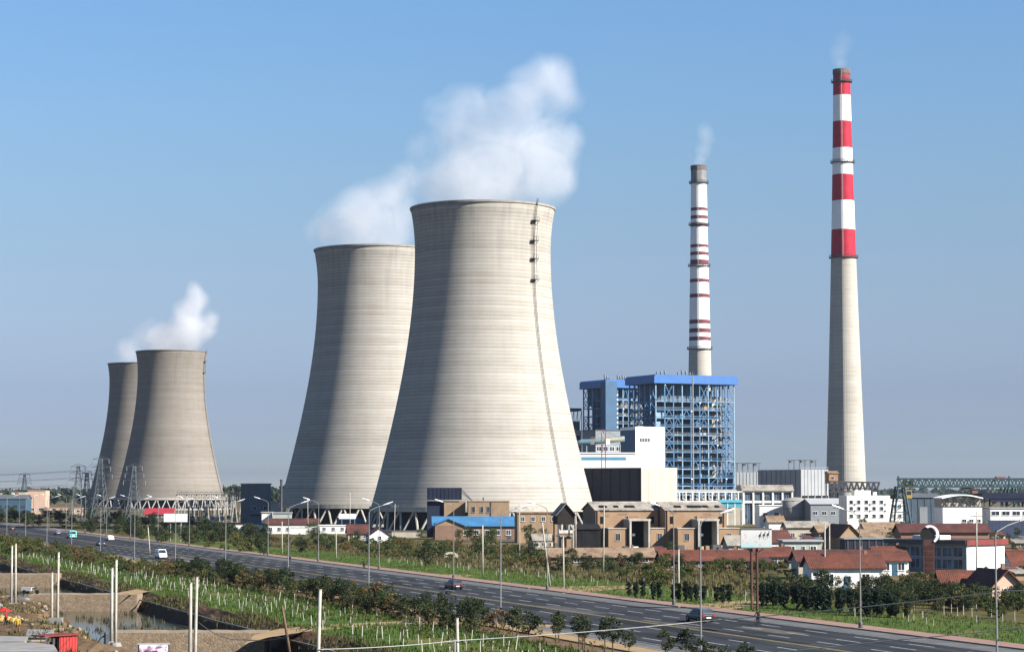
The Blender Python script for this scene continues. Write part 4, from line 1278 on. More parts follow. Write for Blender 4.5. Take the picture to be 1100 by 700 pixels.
b = B("shaded_hall_end", "end of a third brick hall on posts, its gable shade painted dark", "shed", 599, 617, 551.5, 592, 8, 7)
z = b.zpx(563)
box("gable_room", b.o, M("shade_dark_wall", (.035, .030, .028), .9, .3), (0, 0, z), (b.W, b.D, b.H)); b.gable(ROOFG, M("shade_dark_wall", (.03, .03, .03)), b.zpx(541) - b.H, 'y', .5)  # walls coloured near-black for the gable lying in shadow
for x in (.2, b.W - .2):
    for y in (.2, b.D - .2): bar("post", b.o, STEEL if x < 1 else LEGC, (x, y, -.3), (x, y, z + .05), .22)
box("brick_room", b.o, BRICK, (1.2, 1.5, -.3), (b.W - .6, b.D, z - 3.0)); box("shelf_roof", b.o, ROOFG, (.8, 1.0, z - 3.0), (b.W, b.D + .2, z - 2.7))
b = B("shaded_side", "black boards put in for the shaded side of the left brick shed", "shed", 619, 645, 567.5, 591.5, 6, 5, None)
SHADE_BLK = M("shade_black_boards", (.022, .022, .025), .85, .35)  # near-black boards carry the shade of the shed's left side
n = 18
for k in range(n): box("board", b.o, SHADE_BLK, (b.W * k / n + .02, rnd.uniform(-.03, .03), -.2), (b.W * (k + 1) / n - .01, .12, b.H - rnd.uniform(0, .2)))
box("frame", b.o, SHADE_BLK, (.1, .15, -.2), (b.W - .1, b.D, b.H - .4)); MB().prism([(-.3, b.H - .2), (b.D, b.H + .9), (b.D, b.H + 1.05), (-.3, b.H - .05)], -.2, b.W + .2, axis='x').build("roof", [SHADE_BLK], b.o)
b = B("shack", "tiny grey-roofed shack beneath the blue-roofed hall's right end", "shack", 573, 594, 580, 590, 10, 4)
b.wall(CREAM); b.gable(ROOFG, CREAM, 1.2, 'x', .3); b.windows(3, .9, .8, .8)
b = B("rear_brick_house", "flat brick house glimpsed between the dark gable and the blue roof", "house", 556, 600, 551, 583, 6, 8)
b.wall(TAN); b.flat_roof(ROOFT)
b.windows(4, b.H - 2.2, 1.0, 1.2)

# hall with blue sheet roof
b = B("blue_roofed_hall", "long brick hall with a bright blue sheet roof in front of the biggest tower", "hall", 466, 597, 564, 579, 3, 9)
b.wall(BRICKR); b.gable(ROOFB, BRICKR, 2.3, 'x', .6)
b.windows(9, 1.3, 1.3, 1.4, WHITEW, bars=1, x0=b.W * .22)
xg = b.xpx(497)
box("porch_wall", b.o, BRICKR, (0.3, -3.0, -.3), (xg, -.004, b.H)); 
MB().prism([(-.4, b.H - .15), (xg / 2, b.H + 1.9), (xg + .7, b.H - .15), (xg + .7, b.H + .05), (xg / 2, b.H + 2.15), (-.4, b.H + .05)], -3.5, 4.3).build("porch_roof", [ROOFB], b.o)
MB().prism([(.3, b.H), (xg, b.H), (xg / 2, b.H + 1.75)], -2.99, -2.8).build("porch_gable", [TAN], b.o)
b.door(b.W * .6, 1.2, 2.2)

# tan transfer house under a navy conveyor box
b = B("transfer_house", "tan brick transfer house with three small windows before the biggest tower", "building", 503, 547, 538.5, 577, 3, 9, 690)
b.wall(TAN); b.flat_roof(TAN, .15, .25)
for px in (507, 516, 523): window(b.o, b.xpx(px), b.zpx(550), .9, 1.7, 0, LEGC)
box("drainpipe", b.o, STEEL, (b.xpx(527), -.2, 0), (b.xpx(527.6), -.003, b.H - .1)); box("roof_box", b.o, STEEL, (b.W * .36, 3, b.H + .26), (b.W * .39, 3.8, b.H + 1.3))
b = B("coal_transfer_box", "navy conveyor head box above a tan wall, left of the three windows", "building", 477, 500, 538, 577, 3, 7, 698)
b.wall(TAN, b.zpx(538)); box("navy_box", b.o, NAVYF, (b.xpx(459), -.6, b.zpx(536.5)), (b.xpx(496), 6.5, b.zpx(523.5)))
for k in range(9): box("navy_rib", b.o, NAVY, (b.xpx(459) + .6 + k * 1.2, -.7, b.zpx(536)), (b.xpx(459) + .75 + k * 1.2, -.604, b.zpx(524)))
box("dark_bay", b.o, NAVYF, (b.xpx(459), .8, -.3), (-.01, 6, b.zpx(538)))
for k in range(3): bar("stay", b.o, STEEL, (b.xpx(496), 1 + k, b.zpx(525 + k * 2)), (b.xpx(509), 3 + k, b.zpx(538.8)), .12)

# left of the towers
b = B("peach_block", "tall peach-coloured block at the left edge with two low windows", "building", 29.5, 49, 527.5, 552, 4, 18)
b.wall(PEACH); b.parapet(PEACH, .5); b.windows(2, 2.2, 2.6, 1.4); box("cornice", b.o, M("peach_trim", (.55, .36, .27)), (-.3, -.3, b.H + .505), (b.W + .3, .4, b.H + .8))
b = B("peach_annex", "low peach annex with a row of dark square windows", "building", 49.5, 87.5, 545.5, 553, 4, 10)
b.wall(PEACH); b.flat_roof(PEACH, .2, .3); b.windows(6, b.H * .4, 1.7, 1.4)
b = B("cream_block", "cream upper storeys behind the blue shed at the left edge", "building", 12, 28, 528.5, 551.3, 4, 16)
b.wall(CREAM); box("brown_bay", b.o, BRICKR, (b.W * .28, -.25, 2), (b.W * .5, -.004, b.H + .4)); b.windows(2, b.H - 4, 1.2, 1.8, x0=b.W * .5)
b = B("blue_shed", "dark blue shed at the left picture edge", "shed", -14, 28.5, 535.5, 553.5, 3, 18)
b.wall(corrugated("steel_blue_sheet", (.055, .13, .20), .6)); b.gable(GREYD, GREYD, 2.0, 'x')
for k in range(5): window(b.o, b.W * (k + .3) / 5, b.H * .45, 2.4, 1.6, 0, GREYD)
b = B("red_roofed_hall", "green-walled hall with a bright red sheet roof below the small towers", "hall", 156, 187, 552, 558, 5, 12)
b.wall(DGREEN); b.gable(M("bright_red_sheet", (.42, .03, .05), .6, .15), DGREEN, 2.6, 'x', .5); b.windows(4, 1.2, 1.6, 1.2)
b = B("grey_block", "plain grey block right of the substation frames", "building", 267, 291, 520, 562, 20, 15)
b.wall(GREYW); b.flat_roof(GREYL, .3, .5); box("flank", b.o, GREYD, (-.1, .02, -.2), (-.003, b.D, b.H)); b.windows(2, 6, 1.5, 1.5)
box("lower_band", b.o, DKRED, (.5, -.08, 3.2), (b.W - .5, -.003, 4.0))
t = thing("thin_stack", "thin black steel stack beside the second big tower", "chimney", (uy(302, 550, 900).x, 900, 0))
bar("flue", t, STEEL, (0, 0, -.3), (0, 0, uy(302, 515, 900).z), .5, 10); bar("collar", t, STEEL, (0, 0, uy(302, 516, 900).z), (0, 0, uy(302, 515, 900).z + .1), .65, 10)
for k in range(3): bar("guy_wire", t, WIREDK, (0, 0, uy(302, 522, 900).z), (9 * math.cos(k * 2.1), 9 * math.sin(k * 2.1), 0), .05)
b = B("pump_station", "pale cream pump station at the foot of the second big tower", "building", 290.5, 299, 540, 563, 5, 7, 850); b.wall(CREAM); b.flat_roof(LEGC); b.windows(1, 3, 1.4, 1.6)
b = B("white_cottage", "low white cottage with a flat roof left of the pale green one", "house", 281, 292.5, 550.5, 569, 3, 7, 800); b.wall(WHITEW); b.flat_roof(LEGC); b.windows(2, 1.6, 1.0, 1.2)
b = B("pale_green_cottage", "pale green flat cottage at the foot of the second big tower", "house", 293, 313, 551, 569, 3, 7, 795); b.wall(PGREEN); b.flat_roof(GREYL); b.windows(3, 1.6, 1.0, 1.2)
b = B("long_cottage", "long white cottage under a dark red roof below the second big tower", "house", 286, 342, 562.5, 573, 2, 7); b.wall(WHITEW); b.gable(ROOFD, WHITEW, 1.5, 'x', .4); b.windows(6, 1.0, 1.0, 1.1); b.door(b.W * .48, 1.0, 2.0)
b = B("white_store", "plain white store right of the long dark-red-roofed cottage", "house", 343.5, 373, 564.5, 573, 2, 6); b.wall(WHITEW); b.flat_roof(WHITEW, .2, .25); b.windows(3, 1.1, .9, 1.0)
b = B("blue_container", "blue container cabin under the second big tower", "container", 361.5, 391, 556, 569, 3, 3.2, 790)
b.wall(M("container_blue", (.07, .19, .30), .6, .15), z0=0)
for k in range(12): box("rib", b.o, M("container_blue", (.07, .19, .3)), (b.W * k / 12 + .2, -.1, .3), (b.W * k / 12 + .5, -.003, b.H - .3))
box("roof_rim", b.o, GREYD, (-.1, -.12, b.H + .003), (b.W + .1, 3.3, b.H + .15))
t = thing("white_board", "small blank white board standing over the blue container", "signboard", (uy(364, 569, 770).x, 770, 0))
box("panel", t, WHITE, (0, 0, uy(364, 557, 770).z), (uy(382, 557, 770).x - t.location.x, .2, uy(364, 551.5, 770).z))
for x in (1, uy(381, 557, 770).x - t.location.x): bar("post", t, GALV, (x, .25, -.3), (x, .25, uy(364, 556, 770).z), .12)
b = B("gabled_cottage", "small cottage with a white gable end and a dark red roof", "house", 397, 420, 575, 583.5, 8, 14); b.wall(WHITEW); b.gable(ROOFD, WHITEW, 2.0, 'y', .35); window(b.o, b.W * .4, 1.0, .9, 1.0)
b = B("dark_roofed_cottage", "cottage with a dark red roof seen left of the white gable", "house", 374, 396, 572.5, 583, 8, 8, 640); b.wall(CREAM); b.gable(ROOFD, CREAM, 2.2, 'x', .4); b.windows(3, 1, .9, 1.0)
b = B("white_gazebo", "little white arched hut among the shrubs below the blue roof", "hut", 477, 492, 594.5, 599.5, 6, 2.6)
m = MB(); pr = [(-.1, 0)] + [(b.W / 2 - (b.W / 2 + .1) * math.cos(math.pi * k / 10), b.H * .45 + b.H * .9 * math.sin(math.pi * k / 10)) for k in range(11)] + [(b.W + .1, 0)]
m.prism(pr, 0, b.D); m.build("shell", [CREAM], b.o)
box("dark_opening_panel", b.o, DARKIN, (b.W * .35, -.05, 0), (b.W * .65, -.003, b.H * .9))
for k, (a, c, yt, yb) in enumerate([(241, 262, 563.5, 570), (262.4, 282, 563, 570), (312, 330, 566.5, 573.5), (421, 452, 571, 577)]):
    b = B("boundary_wall", ["low white boundary wall left of the grey block", "low white boundary wall in front of the grey block", "low white wall right of the long cottage's foot", "low cream wall between the white gable and the blue-roofed hall"][k], "wall", a, c, yt, yb, 2, .3)
    b.wall(WHITEW if k < 3 else CREAM); box("coping", b.o, LEGC, (-.1, -.1, b.H + .003), (b.W + .1, .4, b.H + .15))

# ------------------------------------------------------------------ village houses on the right
def cottage(name, label, x0, x1, eave, base, deg, D, wallm, roofm, rise=1.8, ridge='x', nwin=3, over=.5, door=True, Y=None):
    b = B(name, label, "house", x0, x1, eave, base, deg, D, Y, "village houses")
    b.wall(wallm); r = b.gable(roofm, wallm, rise, ridge, over)
    if nwin: b.windows(nwin, min(1.0, b.H * .35), 1.1, min(1.3, b.H * .45), WHITEW, bars=1)
    if door: b.door(b.W * .45, .95, min(2.0, b.H * .75), M("blue_door", (.06, .14, .22)))
    box("stove_chimney", r, BRICKR, (b.W * .8, D * .5, b.H + rise - .3), (b.W * .8 + .45, D * .5 + .45, b.H + rise + .9))
    return b
cottage("row_house", "long row house with a rusty red roof below the right brick shed", 712, 812, 601.5, 612, 4, 7.5, BRICKR, ROOFR, 1.5, nwin=6)
cottage("row_house", "low row house with a tan roof below the left brick shed", 592, 702, 597.5, 607, 4, 6.5, BRICKR, ROOFT, 1.3, nwin=6)
cottage("white_house", "white house with one dark window under a wide red roof behind the hedge", 872, 948, 609, 633, 4, 6.5, WHITEW, ROOFR, 1.5, nwin=2)
cottage("long_house", "long house whose red roof rises behind the white house with one window", 858, 945, 602, 622, 3, 7, CREAM, ROOFD, 1.4, nwin=3, Y=375)
cottage("side_house", "small red-roofed house at the right end of the long row roof", 812, 851, 597, 610, 6, 7, CREAM, ROOFR, 1.4)
cottage("small_house", "dark red-roofed little house behind the pale green house", 824, 850, 581.5, 594, 12, 8, WHITEW, ROOFD, 2.2, Y=500)
b = B("pale_green_house", "pale green flat-roofed house with two dark windows amid red roofs", "house", 843, 882, 581.5, 600, 4, 7); b.wall(PGREEN); b.flat_roof(GREYL, .5, .35)
for px in (847, 870): window(b.o, b.xpx(px), 1.4, 1.2, 1.3, 0, WHITEW, bars=1)
window(b.o, b.xpx(861), 1.4, .6, 1.3)
cottage("gabled_house", "house with a tan gable end turned to the road, above the red roofs", 903, 923, 575, 590, 14, 12, TAN, ROOFR, 2.6, 'y', 1, Y=560)
cottage("brown_roofed_house", "house with a brown roof right of the tan gable end", 922, 962, 577, 588, 4, 8, TAN, ROOFT, 1.8, Y=585)
b = B("navy_shed", "long navy sheet shed below the brown roof", "shed", 908, 960, 579, 595, 3, 6, 500); b.wall(NAVY); b.flat_roof(GREYW, .3, .25)
for k in range(7): box("wall_rib", b.o, GREYD, (b.W * k / 7 + .5, -.12, 0), (b.W * k / 7 + .7, -.003, b.H - .2))
cottage("red_row_house", "long red roof right behind the two-storey shop", 968, 1062, 571, 590, 2, 8, BRICKR, ROOFD, 1.6, nwin=4, Y=530)
cottage("cream_house", "cream-walled house with a red roof between the navy shed and the shop", 944, 975, 601, 622, 5, 8, WHITEW, ROOFR, 1.9, nwin=2, Y=390)
cottage("corner_house", "red-roofed house behind the dark trees below the shop", 1012, 1072, 626, 645, -4, 6, TAN, ROOFR, 1.4, nwin=3, Y=315)
cottage("peach_gabled_house", "house with a peach gable end at the right, behind the trees", 1066, 1096, 629, 645, 12, 9, PEACH, ROOFR, 2.0, 'y', 1, Y=305)
cottage("edge_house", "red-roofed white house cut by the right picture edge", 1089, 1130, 608, 622, 3, 8, WHITEW, ROOFR, 2.6, nwin=2, Y=420)
cottage("white_cabin", "white cabin with a tan roof above the pale green house", 826, 842, 560, 572, 5, 6, WHITEW, ROOFT, 1.5, nwin=1, Y=690)
cottage("grey_cottage", "grey-roofed cottage left of the pale green house behind the billboard", 783, 826, 585, 600, 5, 8, CREAM, ROOFG, 1.8, nwin=3, Y=520)
cottage("far_cottage", "dim tan cottage under the windowed white block", 930, 968, 568, 578, 4, 8, CREAM, ROOFT, 1.6, nwin=3, Y=640)
cottage("rear_cottage", "cream cottage with a grey roof below the storage tank", 846, 890, 566, 577, 4, 8, CREAM, ROOFG, 1.4, nwin=4, Y=650)
cottage("brown_cottage", "brown-roofed cottage right of the tan gable, under the white block", 880, 904, 571, 580, 8, 8, BRICKR, ROOFT, 1.5, nwin=2, Y=620)

# two-storey shop: shaded glazed front, bright white gable wall
b = B("shop_house", "two-storey shop with a shaded glazed side and a bright white wall", "shop", 1039, 1078, 582, 616, 46, 17, 405)
b.wall(WHITE)
box("front_cladding", b.o, M("pale_blue_cladding", (.30, .36, .42), .7, .1), (-.12, .05, -.2), (-.003, b.D - .05, b.H - .1))
for j, z in enumerate((b.H * .12, b.H * .52)):
    for k in range(7):
        window(b.o, .8 + k * 2.3, z, 1.9, b.H * .30, -.12, GREYL, GLASSB, 'left', 1).location = (-.12, .8 + k * 2.3 + 1.9, z)
box("roof", b.o, ROOFD, (-1.0, -.5, b.H + .004), (b.W + .4, b.D + .4, b.H + .35))
box("eave_board", b.o, REDPL, (-.9, -.62, b.H - .55), (b.W + .4, -.504, b.H + .36)); box("eave_side_board", b.o, STEEL, (-1.12, -.4, b.H - .35), (-1.005, b.D + .3, b.H + .36))
box("upstand", b.o, WHITEW, (.5, 6, b.H + .36), (4, 12, b.H + 1.1))
t = thing("round_sign", "round black and red sign with a white crescent on a dark pillar at the shop", "sign", ug(998, 617.5))
zc = uy(998, 573.5, t.location.y).z; R_ = 1.6
MB().box((-.95, -.4, -.3), (.95, .4, zc - .9)).build("pillar", [M("dark_red_pillar", (.06, .018, .015), .6, .4)], t)
for k in range(5): box("pillar_panel", t, M("brown_panel", (.07, .025, .018), .7, .3), (-.7, -.46, .5 + k * 1.0), (.7, -.404, 1.2 + k * 1.0))
dsc = MB().lathe([(.01, -.22), (R_ * .8, -.22), (R_ * .8, .22), (.01, .22)], 24).build("disc", [M("black_disc", (.015, .012, .012), .4, .3)], t, (-.2, -.1, zc), rot=(math.pi / 2, 0, 0))
pts = [(R_ * math.cos(math.radians(a)), R_ * math.sin(math.radians(a))) for a in range(-60, 125, 12)]
ins = [(R_ * .62 * math.cos(math.radians(a)) + .12, R_ * .78 * math.sin(math.radians(a))) for a in range(-60, 125, 12)]
MB().prism([(p[0], p[1]) for p in pts] + [(p[0], p[1]) for p in reversed(ins)], -.5, -.15).build("crescent", [WHITE], t, (.15, -.1, zc))

# ------------------------------------------------------------------ billboards
t = thing("billboard", "picture billboard with dark animals on white, standing on dark posts", "billboard", ug(811, 655), math.radians(6))
Yb = t.location.y
def bx(px): return uy(px, 570, Yb).x - t.location.x
z0, z1 = uy(811, 587.5, Yb).z, uy(811, 568.5, Yb).z
def board_mat():
    m, N, L, P = base_mat("printed_board")
    tc = N.new("ShaderNodeTexCoord"); sx = N.new("ShaderNodeSeparateXYZ"); L.new(tc.outputs["Object"], sx.inputs[0])
    n = noise(N, L, 1.1, 4, tc.outputs["Object"])
    c = ramp(N, L, math_n(N, L, 'MULTIPLY_ADD', n, .6, math_n(N, L, 'MULTIPLY', sx.outputs["Z"], .18)), [(.12, (.16, .45, .50)), (.3, (.30, .42, .42)), (.45, (.40, .42, .42)), (.7, (.46, .46, .46))])
    v = N.new("ShaderNodeTexVoronoi"); v.inputs["Scale"].default_value = 1.6; L.new(tc.outputs["Object"], v.inputs["Vector"])
    k = ramp(N, L, v.outputs["Distance"], [(.18, (1, 1, 1)), (.24, (0, 0, 0))])
    c = mixc(N, L, math_n(N, L, 'MULTIPLY', k, .55), c, (.55, .12, .12))
    L.new(c, P.inputs["Base Color"]); P.inputs["Roughness"].default_value = .5
    return m
MB().box((bx(795.5), -.15, 0), (bx(829), .15, z1 - z0)).build("panel", [board_mat()], t, (0, 0, z0))
for a, c, e, f in ((bx(795.3), bx(829.2), z0 - .15, z0), (bx(795.3), bx(829.2), z1, z1 + .15)): box("frame", t, GREYD, (a, -.2, e), (c, .2, f))
hw = (bx(829) - bx(815)) / 4
for k in range(3):         # three dark running animals printed on the sheet
    x = bx(814.5) + k * hw * 1.25; zc = (z0 + z1) / 2 + .1 + .06 * k
    pr = [(0, 0), (.1, .28), (.35, .36), (.62, .38), (.78, .62), (.95, .58), (.9, .42), (.8, .3), (.86, -.05), (.78, -.1), (.7, .12), (.4, .12), (.28, -.22), (.2, -.2), (.22, .1), (.06, .2)]
    MB().prism([(x + p[0] * hw, zc + p[1] * 1.2) for p in pr], -.158, -.151).build("printed_animal", [M("print_black", (.03, .025, .03), .6, .2)], t)
for x in (-.35, .35): bar("post", t, M("post_brown", (.12, .06, .05), .7, .2), (x, .25, -.3), (x, .25, z0 + .4), .16, 8)
for x in (bx(799), bx(826)): bar("brace", t, STEEL, (x, .2, z0 + .3), (0, .3, z0 - 1.0), .07)

t = thing("white_billboard", "blank white billboard on two posts beyond the road at the left", "billboard", ug(188.5, 581), math.radians(2))
Yb = t.location.y
z0, z1 = uy(188, 560, Yb).z, uy(188, 551.5, Yb).z
box("panel", t, WHITE, (bx(176), -.15, z0), (bx(201), .15, z1)); box("frame", t, GREYL, (bx(175.7), -.2, z0 - .12), (bx(201.3), .2, z0 - .003)); box("frame", t, GREYL, (bx(175.7), -.2, z1 + .003), (bx(201.3), .2, z1 + .12))
for px in (183, 194): bar("post", t, GALV, (bx(px), .3, -.3), (bx(px), .3, z0 + .6), .13, 8)

# sheds, yard walls and lean-tos crowding the village
q = random.Random(21)
spots = sorted([(q.uniform(822, 1100), q.uniform(563, 592)) for _ in range(26)] + [(q.uniform(700, 860), q.uniform(596, 612)) for _ in range(8)] + [(q.uniform(1080, 1100), q.uniform(612, 630)) for _ in range(2)], key=lambda p: -p[0])
for k, (px, py) in enumerate(spots):
    b = B("yard_shed", "small lean-to shed crowded among the village houses, %s from the right" % (ORD[k] if k < 20 else "number %d" % (k + 1)), "shed", px, px + q.uniform(9, 20), py - q.uniform(5, 9), py, q.uniform(-4, 14), q.uniform(3, 6), None, "lean-to sheds in the village")
    wm = q.choice([BRICKR, TAN, CREAM, GREYW, BRICK, GREYD]); rm = q.choice([ROOFR, ROOFD, ROOFT, ROOFG, GREYD, ROOFD])
    b.wall(wm)
    MB().prism([(-.4, b.H - .05), (b.D + .3, b.H + .7), (b.D + .3, b.H + .85), (-.4, b.H + .1)], -.3, b.W + .3, axis='x').build("roof", [rm], b.o)
    if b.W > 3: window(b.o, b.W * .25, b.H * .35, .8, min(.9, b.H * .4))
    box("door", b.o, DARKIN, (b.W * .65, -.04, 0), (b.W * .65 + .8, .02, b.H * .75))
for k in range(12):
    px = 830 + k * 22 + q.uniform(-5, 5); py = q.uniform(570, 606)
    b = B("yard_wall", "low yard wall between village houses, %s from the left" % ORD[k], "wall", px, px + q.uniform(16, 34), py - q.uniform(3, 5), py, q.uniform(-3, 8), .25, None, "yard walls in the village")
    b.wall(q.choice([BRICKR, CREAM, TAN])); box("coping", b.o, LEGC, (-.05, -.05, b.H + .003), (b.W + .05, .3, b.H + .1))
# ------------------------------------------------------------------ street lamps
def lamp_meshes():
    H = 11.8
    pole = MB().tube([(0, 0, -.2), (0, 0, .0), (0, 0, H)], [.095, .095, .055], 8).mesh("pole", [LAMPG])
    base = MB().lathe([(.01, 0), (.26, 0), (.24, .5), (.17, .62), (.01, .62)], 10).mesh("base_cover", [LAMPDK])
    arm = MB().tube([(0, 0, H - .25), (.15, 0, H + .2), (1.0, 0, H + .62), (2.2, 0, H + .98)], [.05, .05, .045, .04], 7).mesh("arm", [LAMPG])
    m = MB()
    # cobra head: tapered housing
    for a, b, w0, w1, h0, h1 in ((1.9, 2.4, .08, .17, .06, .10), (2.4, 3.3, .17, .11, .10, .06)):
        za, zb = H + .86 + (a - 1.75) * .33, H + .86 + (b - 1.75) * .33
        v = [(a, -w0, za - h0 * .6), (a, w0, za - h0 * .6), (a, w0 * .7, za + h0), (a, -w0 * .7, za + h0), (b, -w1, zb - h1 * .6), (b, w1, zb - h1 * .6), (b, w1 * .7, zb + h1), (b, -w1 * .7, zb + h1)]
        for q in [(0, 3, 2, 1), (4, 5, 6, 7), (0, 1, 5, 4), (1, 2, 6, 5), (2, 3, 7, 6), (3, 0, 4, 7)]: m.poly([v[t] for t in q])
    head = m.mesh("lamp_head", [LAMPW])
    lens = MB().box((2.45, -.12, H + 1.0), (3.1, .12, H + 1.06)).mesh("lens", [GLASSB])
    return pole, base, arm, head, lens
LM = lamp_meshes()
def street_lamp(c, Y, far, label, group):
    p = road_pt(c, Y, .13)
    a = math.atan2(RN.y, RN.x) + (math.pi if far else 0)
    t = thing("street_lamp", label, "street lamp", p, a, group)
    obj("pole", LM[0], t); obj("base_cover", LM[1], t); obj("arm", LM[2], t); h = obj("lamp_head", LM[3], t); obj("lens", LM[4], h)
    return t
farY = [242, 289.5, 334, 377] + [420 + 43 * k for k in range(15)]
nearY = [152, 198, 249, 300] + [343 + 43 * k for k in range(15)]
for k, Y in enumerate(farY):
    street_lamp(C_FAR + .9, Y, True, "street lamp on the far kerb, %s from the right picture edge" % ORD[k], "street lamps on the far kerb")
for k, Y in enumerate(nearY):
    street_lamp(C_NEAR - .9, Y, False, "street lamp on the near kerb, %s from the right picture edge" % ORD[k], "street lamps on the near kerb")

# ------------------------------------------------------------------ poles and wires
def pole(label, xb, yb, xt, yt, mat=None, r=.14, arm=False, group=None, Y=None, name="utility_pole", foot=False):
    b = ug(xb, yb) if Y is None else Vector((uy(xb, 600, Y).x, Y, 0))
    tp = uy(xt, yt, b.y) - b
    t = thing(name, label, "pole", b, 0, group)
    mat = mat or POLEC
    MB().tube([(0, 0, -.3), Vector(tp) * .5, tp], [r * 1.15, r, r * .8], 8).build("shaft", [mat], t, smooth=True)
    if arm:
        z = tp.z - .8
        bar("crossarm", t, POLEW, (tp.x - 1.0, 0, z), (tp.x + 1.0, 0, z), .07)
        for x in (-.9, -.3, .3, .9): bar("insulator", t, LAMPW, (tp.x + x, 0, z + .05), (tp.x + x, 0, z + .32), .06, 6)
    else:
        bar("cap", t, mat, tp, tp + Vector((0, 0, .06)), r * .95, 8)
    if foot:
        MB().lathe([(.01, .25), (.5, .25), (.65, -.1)], 10).build("footing", [SLAB], t)
    return t, b, b + tp
PA = {}
tw = "twin concrete poles"
PA[0] = pole("left pole of the twin pair nearest the left picture edge", 12, 649, 13, 586, group=tw, foot=True)
PA[1] = pole("right pole of the twin pair nearest the left picture edge", 16.5, 649, 17, 584, group=tw, foot=True)
PA[2] = pole("short white pole of the pair with a concrete block at its foot", 55.5, 670, 56, 615, group=tw)
PA[3] = pole("tall white pole of the pair with a concrete block at its foot", 61.5, 673, 63, 593, group=tw)
box("footing_block", PA[3][0], SLAB, (-.9, -.3, -.2), (.5, .8, 1.0))
PA[4] = pole("left pole of the twin pair beside the end of the pond", 119.5, 691, 120.5, 610, group=tw, foot=True)
PA[5] = pole("right pole of the twin pair beside the end of the pond", 124, 692.5, 125, 601.5, group=tw, foot=True)
PA[6] = pole("left pole of the twin pair before the nearest rubble wall", 205, 728, 205, 626, group=tw, Y=ug(205, 726).y)
PA[7] = pole("right pole of the twin pair before the nearest rubble wall", 210, 728, 211.5, 620, group=tw, Y=ug(205, 728).y)
PA[8] = pole("lone white concrete pole rising from the bottom edge by the sandy path", 341, 752, 344, 633.5, Y=ug(341, 752).y)
PA[9] = pole("crooked weathered wooden pole beside the sandy path", 312, 703, 303, 650, POLEW, .13)
PA[10] = pole("white pole end in the sapling plot with a cable tied to it", 492, 742, 491, 664, Y=ug(491, 735).y)
PA[11] = pole("short grey stub pole leaning on the white one in the sapling plot", 489, 735, 489, 687, POLEC, .12, Y=ug(489, 733).y)
up = "poles beyond the road"
for k, (xb, yb, xt, yt, mt, arm, lb) in enumerate([
    (161, 594, 159, 566, POLEC, False, "short leaning pole at the far kerb below the small cooling towers"),
    (303, 595, 303, 560, POLEC, False, "thin pale pole in front of the long white cottage"),
    (361, 599, 361, 567, POLEC, False, "thin pale pole in front of the white store"),
    (518.5, 617, 518.5, 564, POLEC, False, "pale pole before the middle of the blue-roofed hall"),
    (591, 629, 582.5, 561, POLEC, False, "strongly leaning pale pole below the blue roof's right end"),
    (605.5, 630, 605, 576, POLEC, False, "upright pale pole below the dark hall gable"),
    (648, 614, 649, 543, POLEC, True, "tall pole with a crossarm at the corner of the left brick shed"),
    (729, 644, 729, 590, POLEC, False, "pale pole on the verge before the rusty red row roof"),
    (886, 632, 886, 563, POLEC, False, "bright white pole at the corner of the white house with one window"),
    (1049, 622, 1049, 549, POLEC, True, "pole with a crossarm before the bright white shop wall"),
    (558, 600, 558, 541, POLEC, True, "pole with a crossarm at the right end of the blue-roofed hall"),
    (618.5, 593, 618.5, 552, LEGC, False, "thick grey post between the dark hall gable and the black shed side"),
    (331, 575, 330.5, 536, POLEC, True, "pole with a crossarm before the legs of the second big tower"),
    (376, 580, 376, 529, POLEC, True, "tall thin pole with a crossarm before the second big tower"),
    (423, 583, 424.5, 541, POLEC, True, "pole with a crossarm between the two big towers"),
    (891, 612, 891, 562, POLEC, False, "thin tan pole behind the white house, left of the tan gable"),
    (942, 600, 942, 586, POLEC, False, "short pole standing over the long red roof"),
    (959, 575, 959, 550, POLEC, True, "pole with a crossarm at the right end of the windowed block"),
    ]):
    PA[20 + k] = pole(lb, xb, yb, xt, yt, mt, .13 if yb > 585 else .11, arm, up)

def wire(name, label, pts, r, mat, sag=0.0):
    m = MB()
    full = []
    for a, b in zip(pts[:-1], pts[1:]):
        a, b = Vector(a), Vector(b)
        for k in range(10):
            t = k / 10
            p = a.lerp(b, t); p.z -= 4 * sag * t * (1 - t)
            full.append(p)
    full.append(Vector(pts[-1]))
    m.tube(full, r, 5)
    return tag(m.build(name, [mat], None, smooth=True), label, "cable")
lampN = road_pt(C_NEAR - .9, 152)
a1 = uy(1085, 634, 152)
wire("cable", "pale cable slanting across the road scene to the lamp post at the right edge", [uy(342.5, 697, PA[8][1].y - .3), uy(491, 687.5, PA[10][1].y - .3), uy(763, 666, 180), a1, uy(1120, 629, 150)], .035, WIRE, .12)
wire("cable", "lower pale cable slanting to the bottom right corner", [uy(780, 705, 168), uy(960, 687, 158), uy(1120, 671, 150)], .035, WIRE, .05)
wire("cable", "dark cable hanging before the nearest rubble wall", [PA[7][2] - Vector((0, 0, 3.4)), uy(262, 686.5, PA[7][1].y), PA[8][2] - Vector((0, 0, 2.4))], .03, WIREDK, .45)
wire("cable", "thin cable between the twin poles at the pond and before the rubble wall", [PA[5][2] - Vector((0, 0, .6)), PA[6][2] - Vector((0, 0, .6))], .022, WIREDK, .35)
wire("cable", "thin cable between the short and tall twin poles left of the pond", [PA[3][2] - Vector((0, 0, .6)), PA[4][2] - Vector((0, 0, .5))], .022, WIREDK, .35)

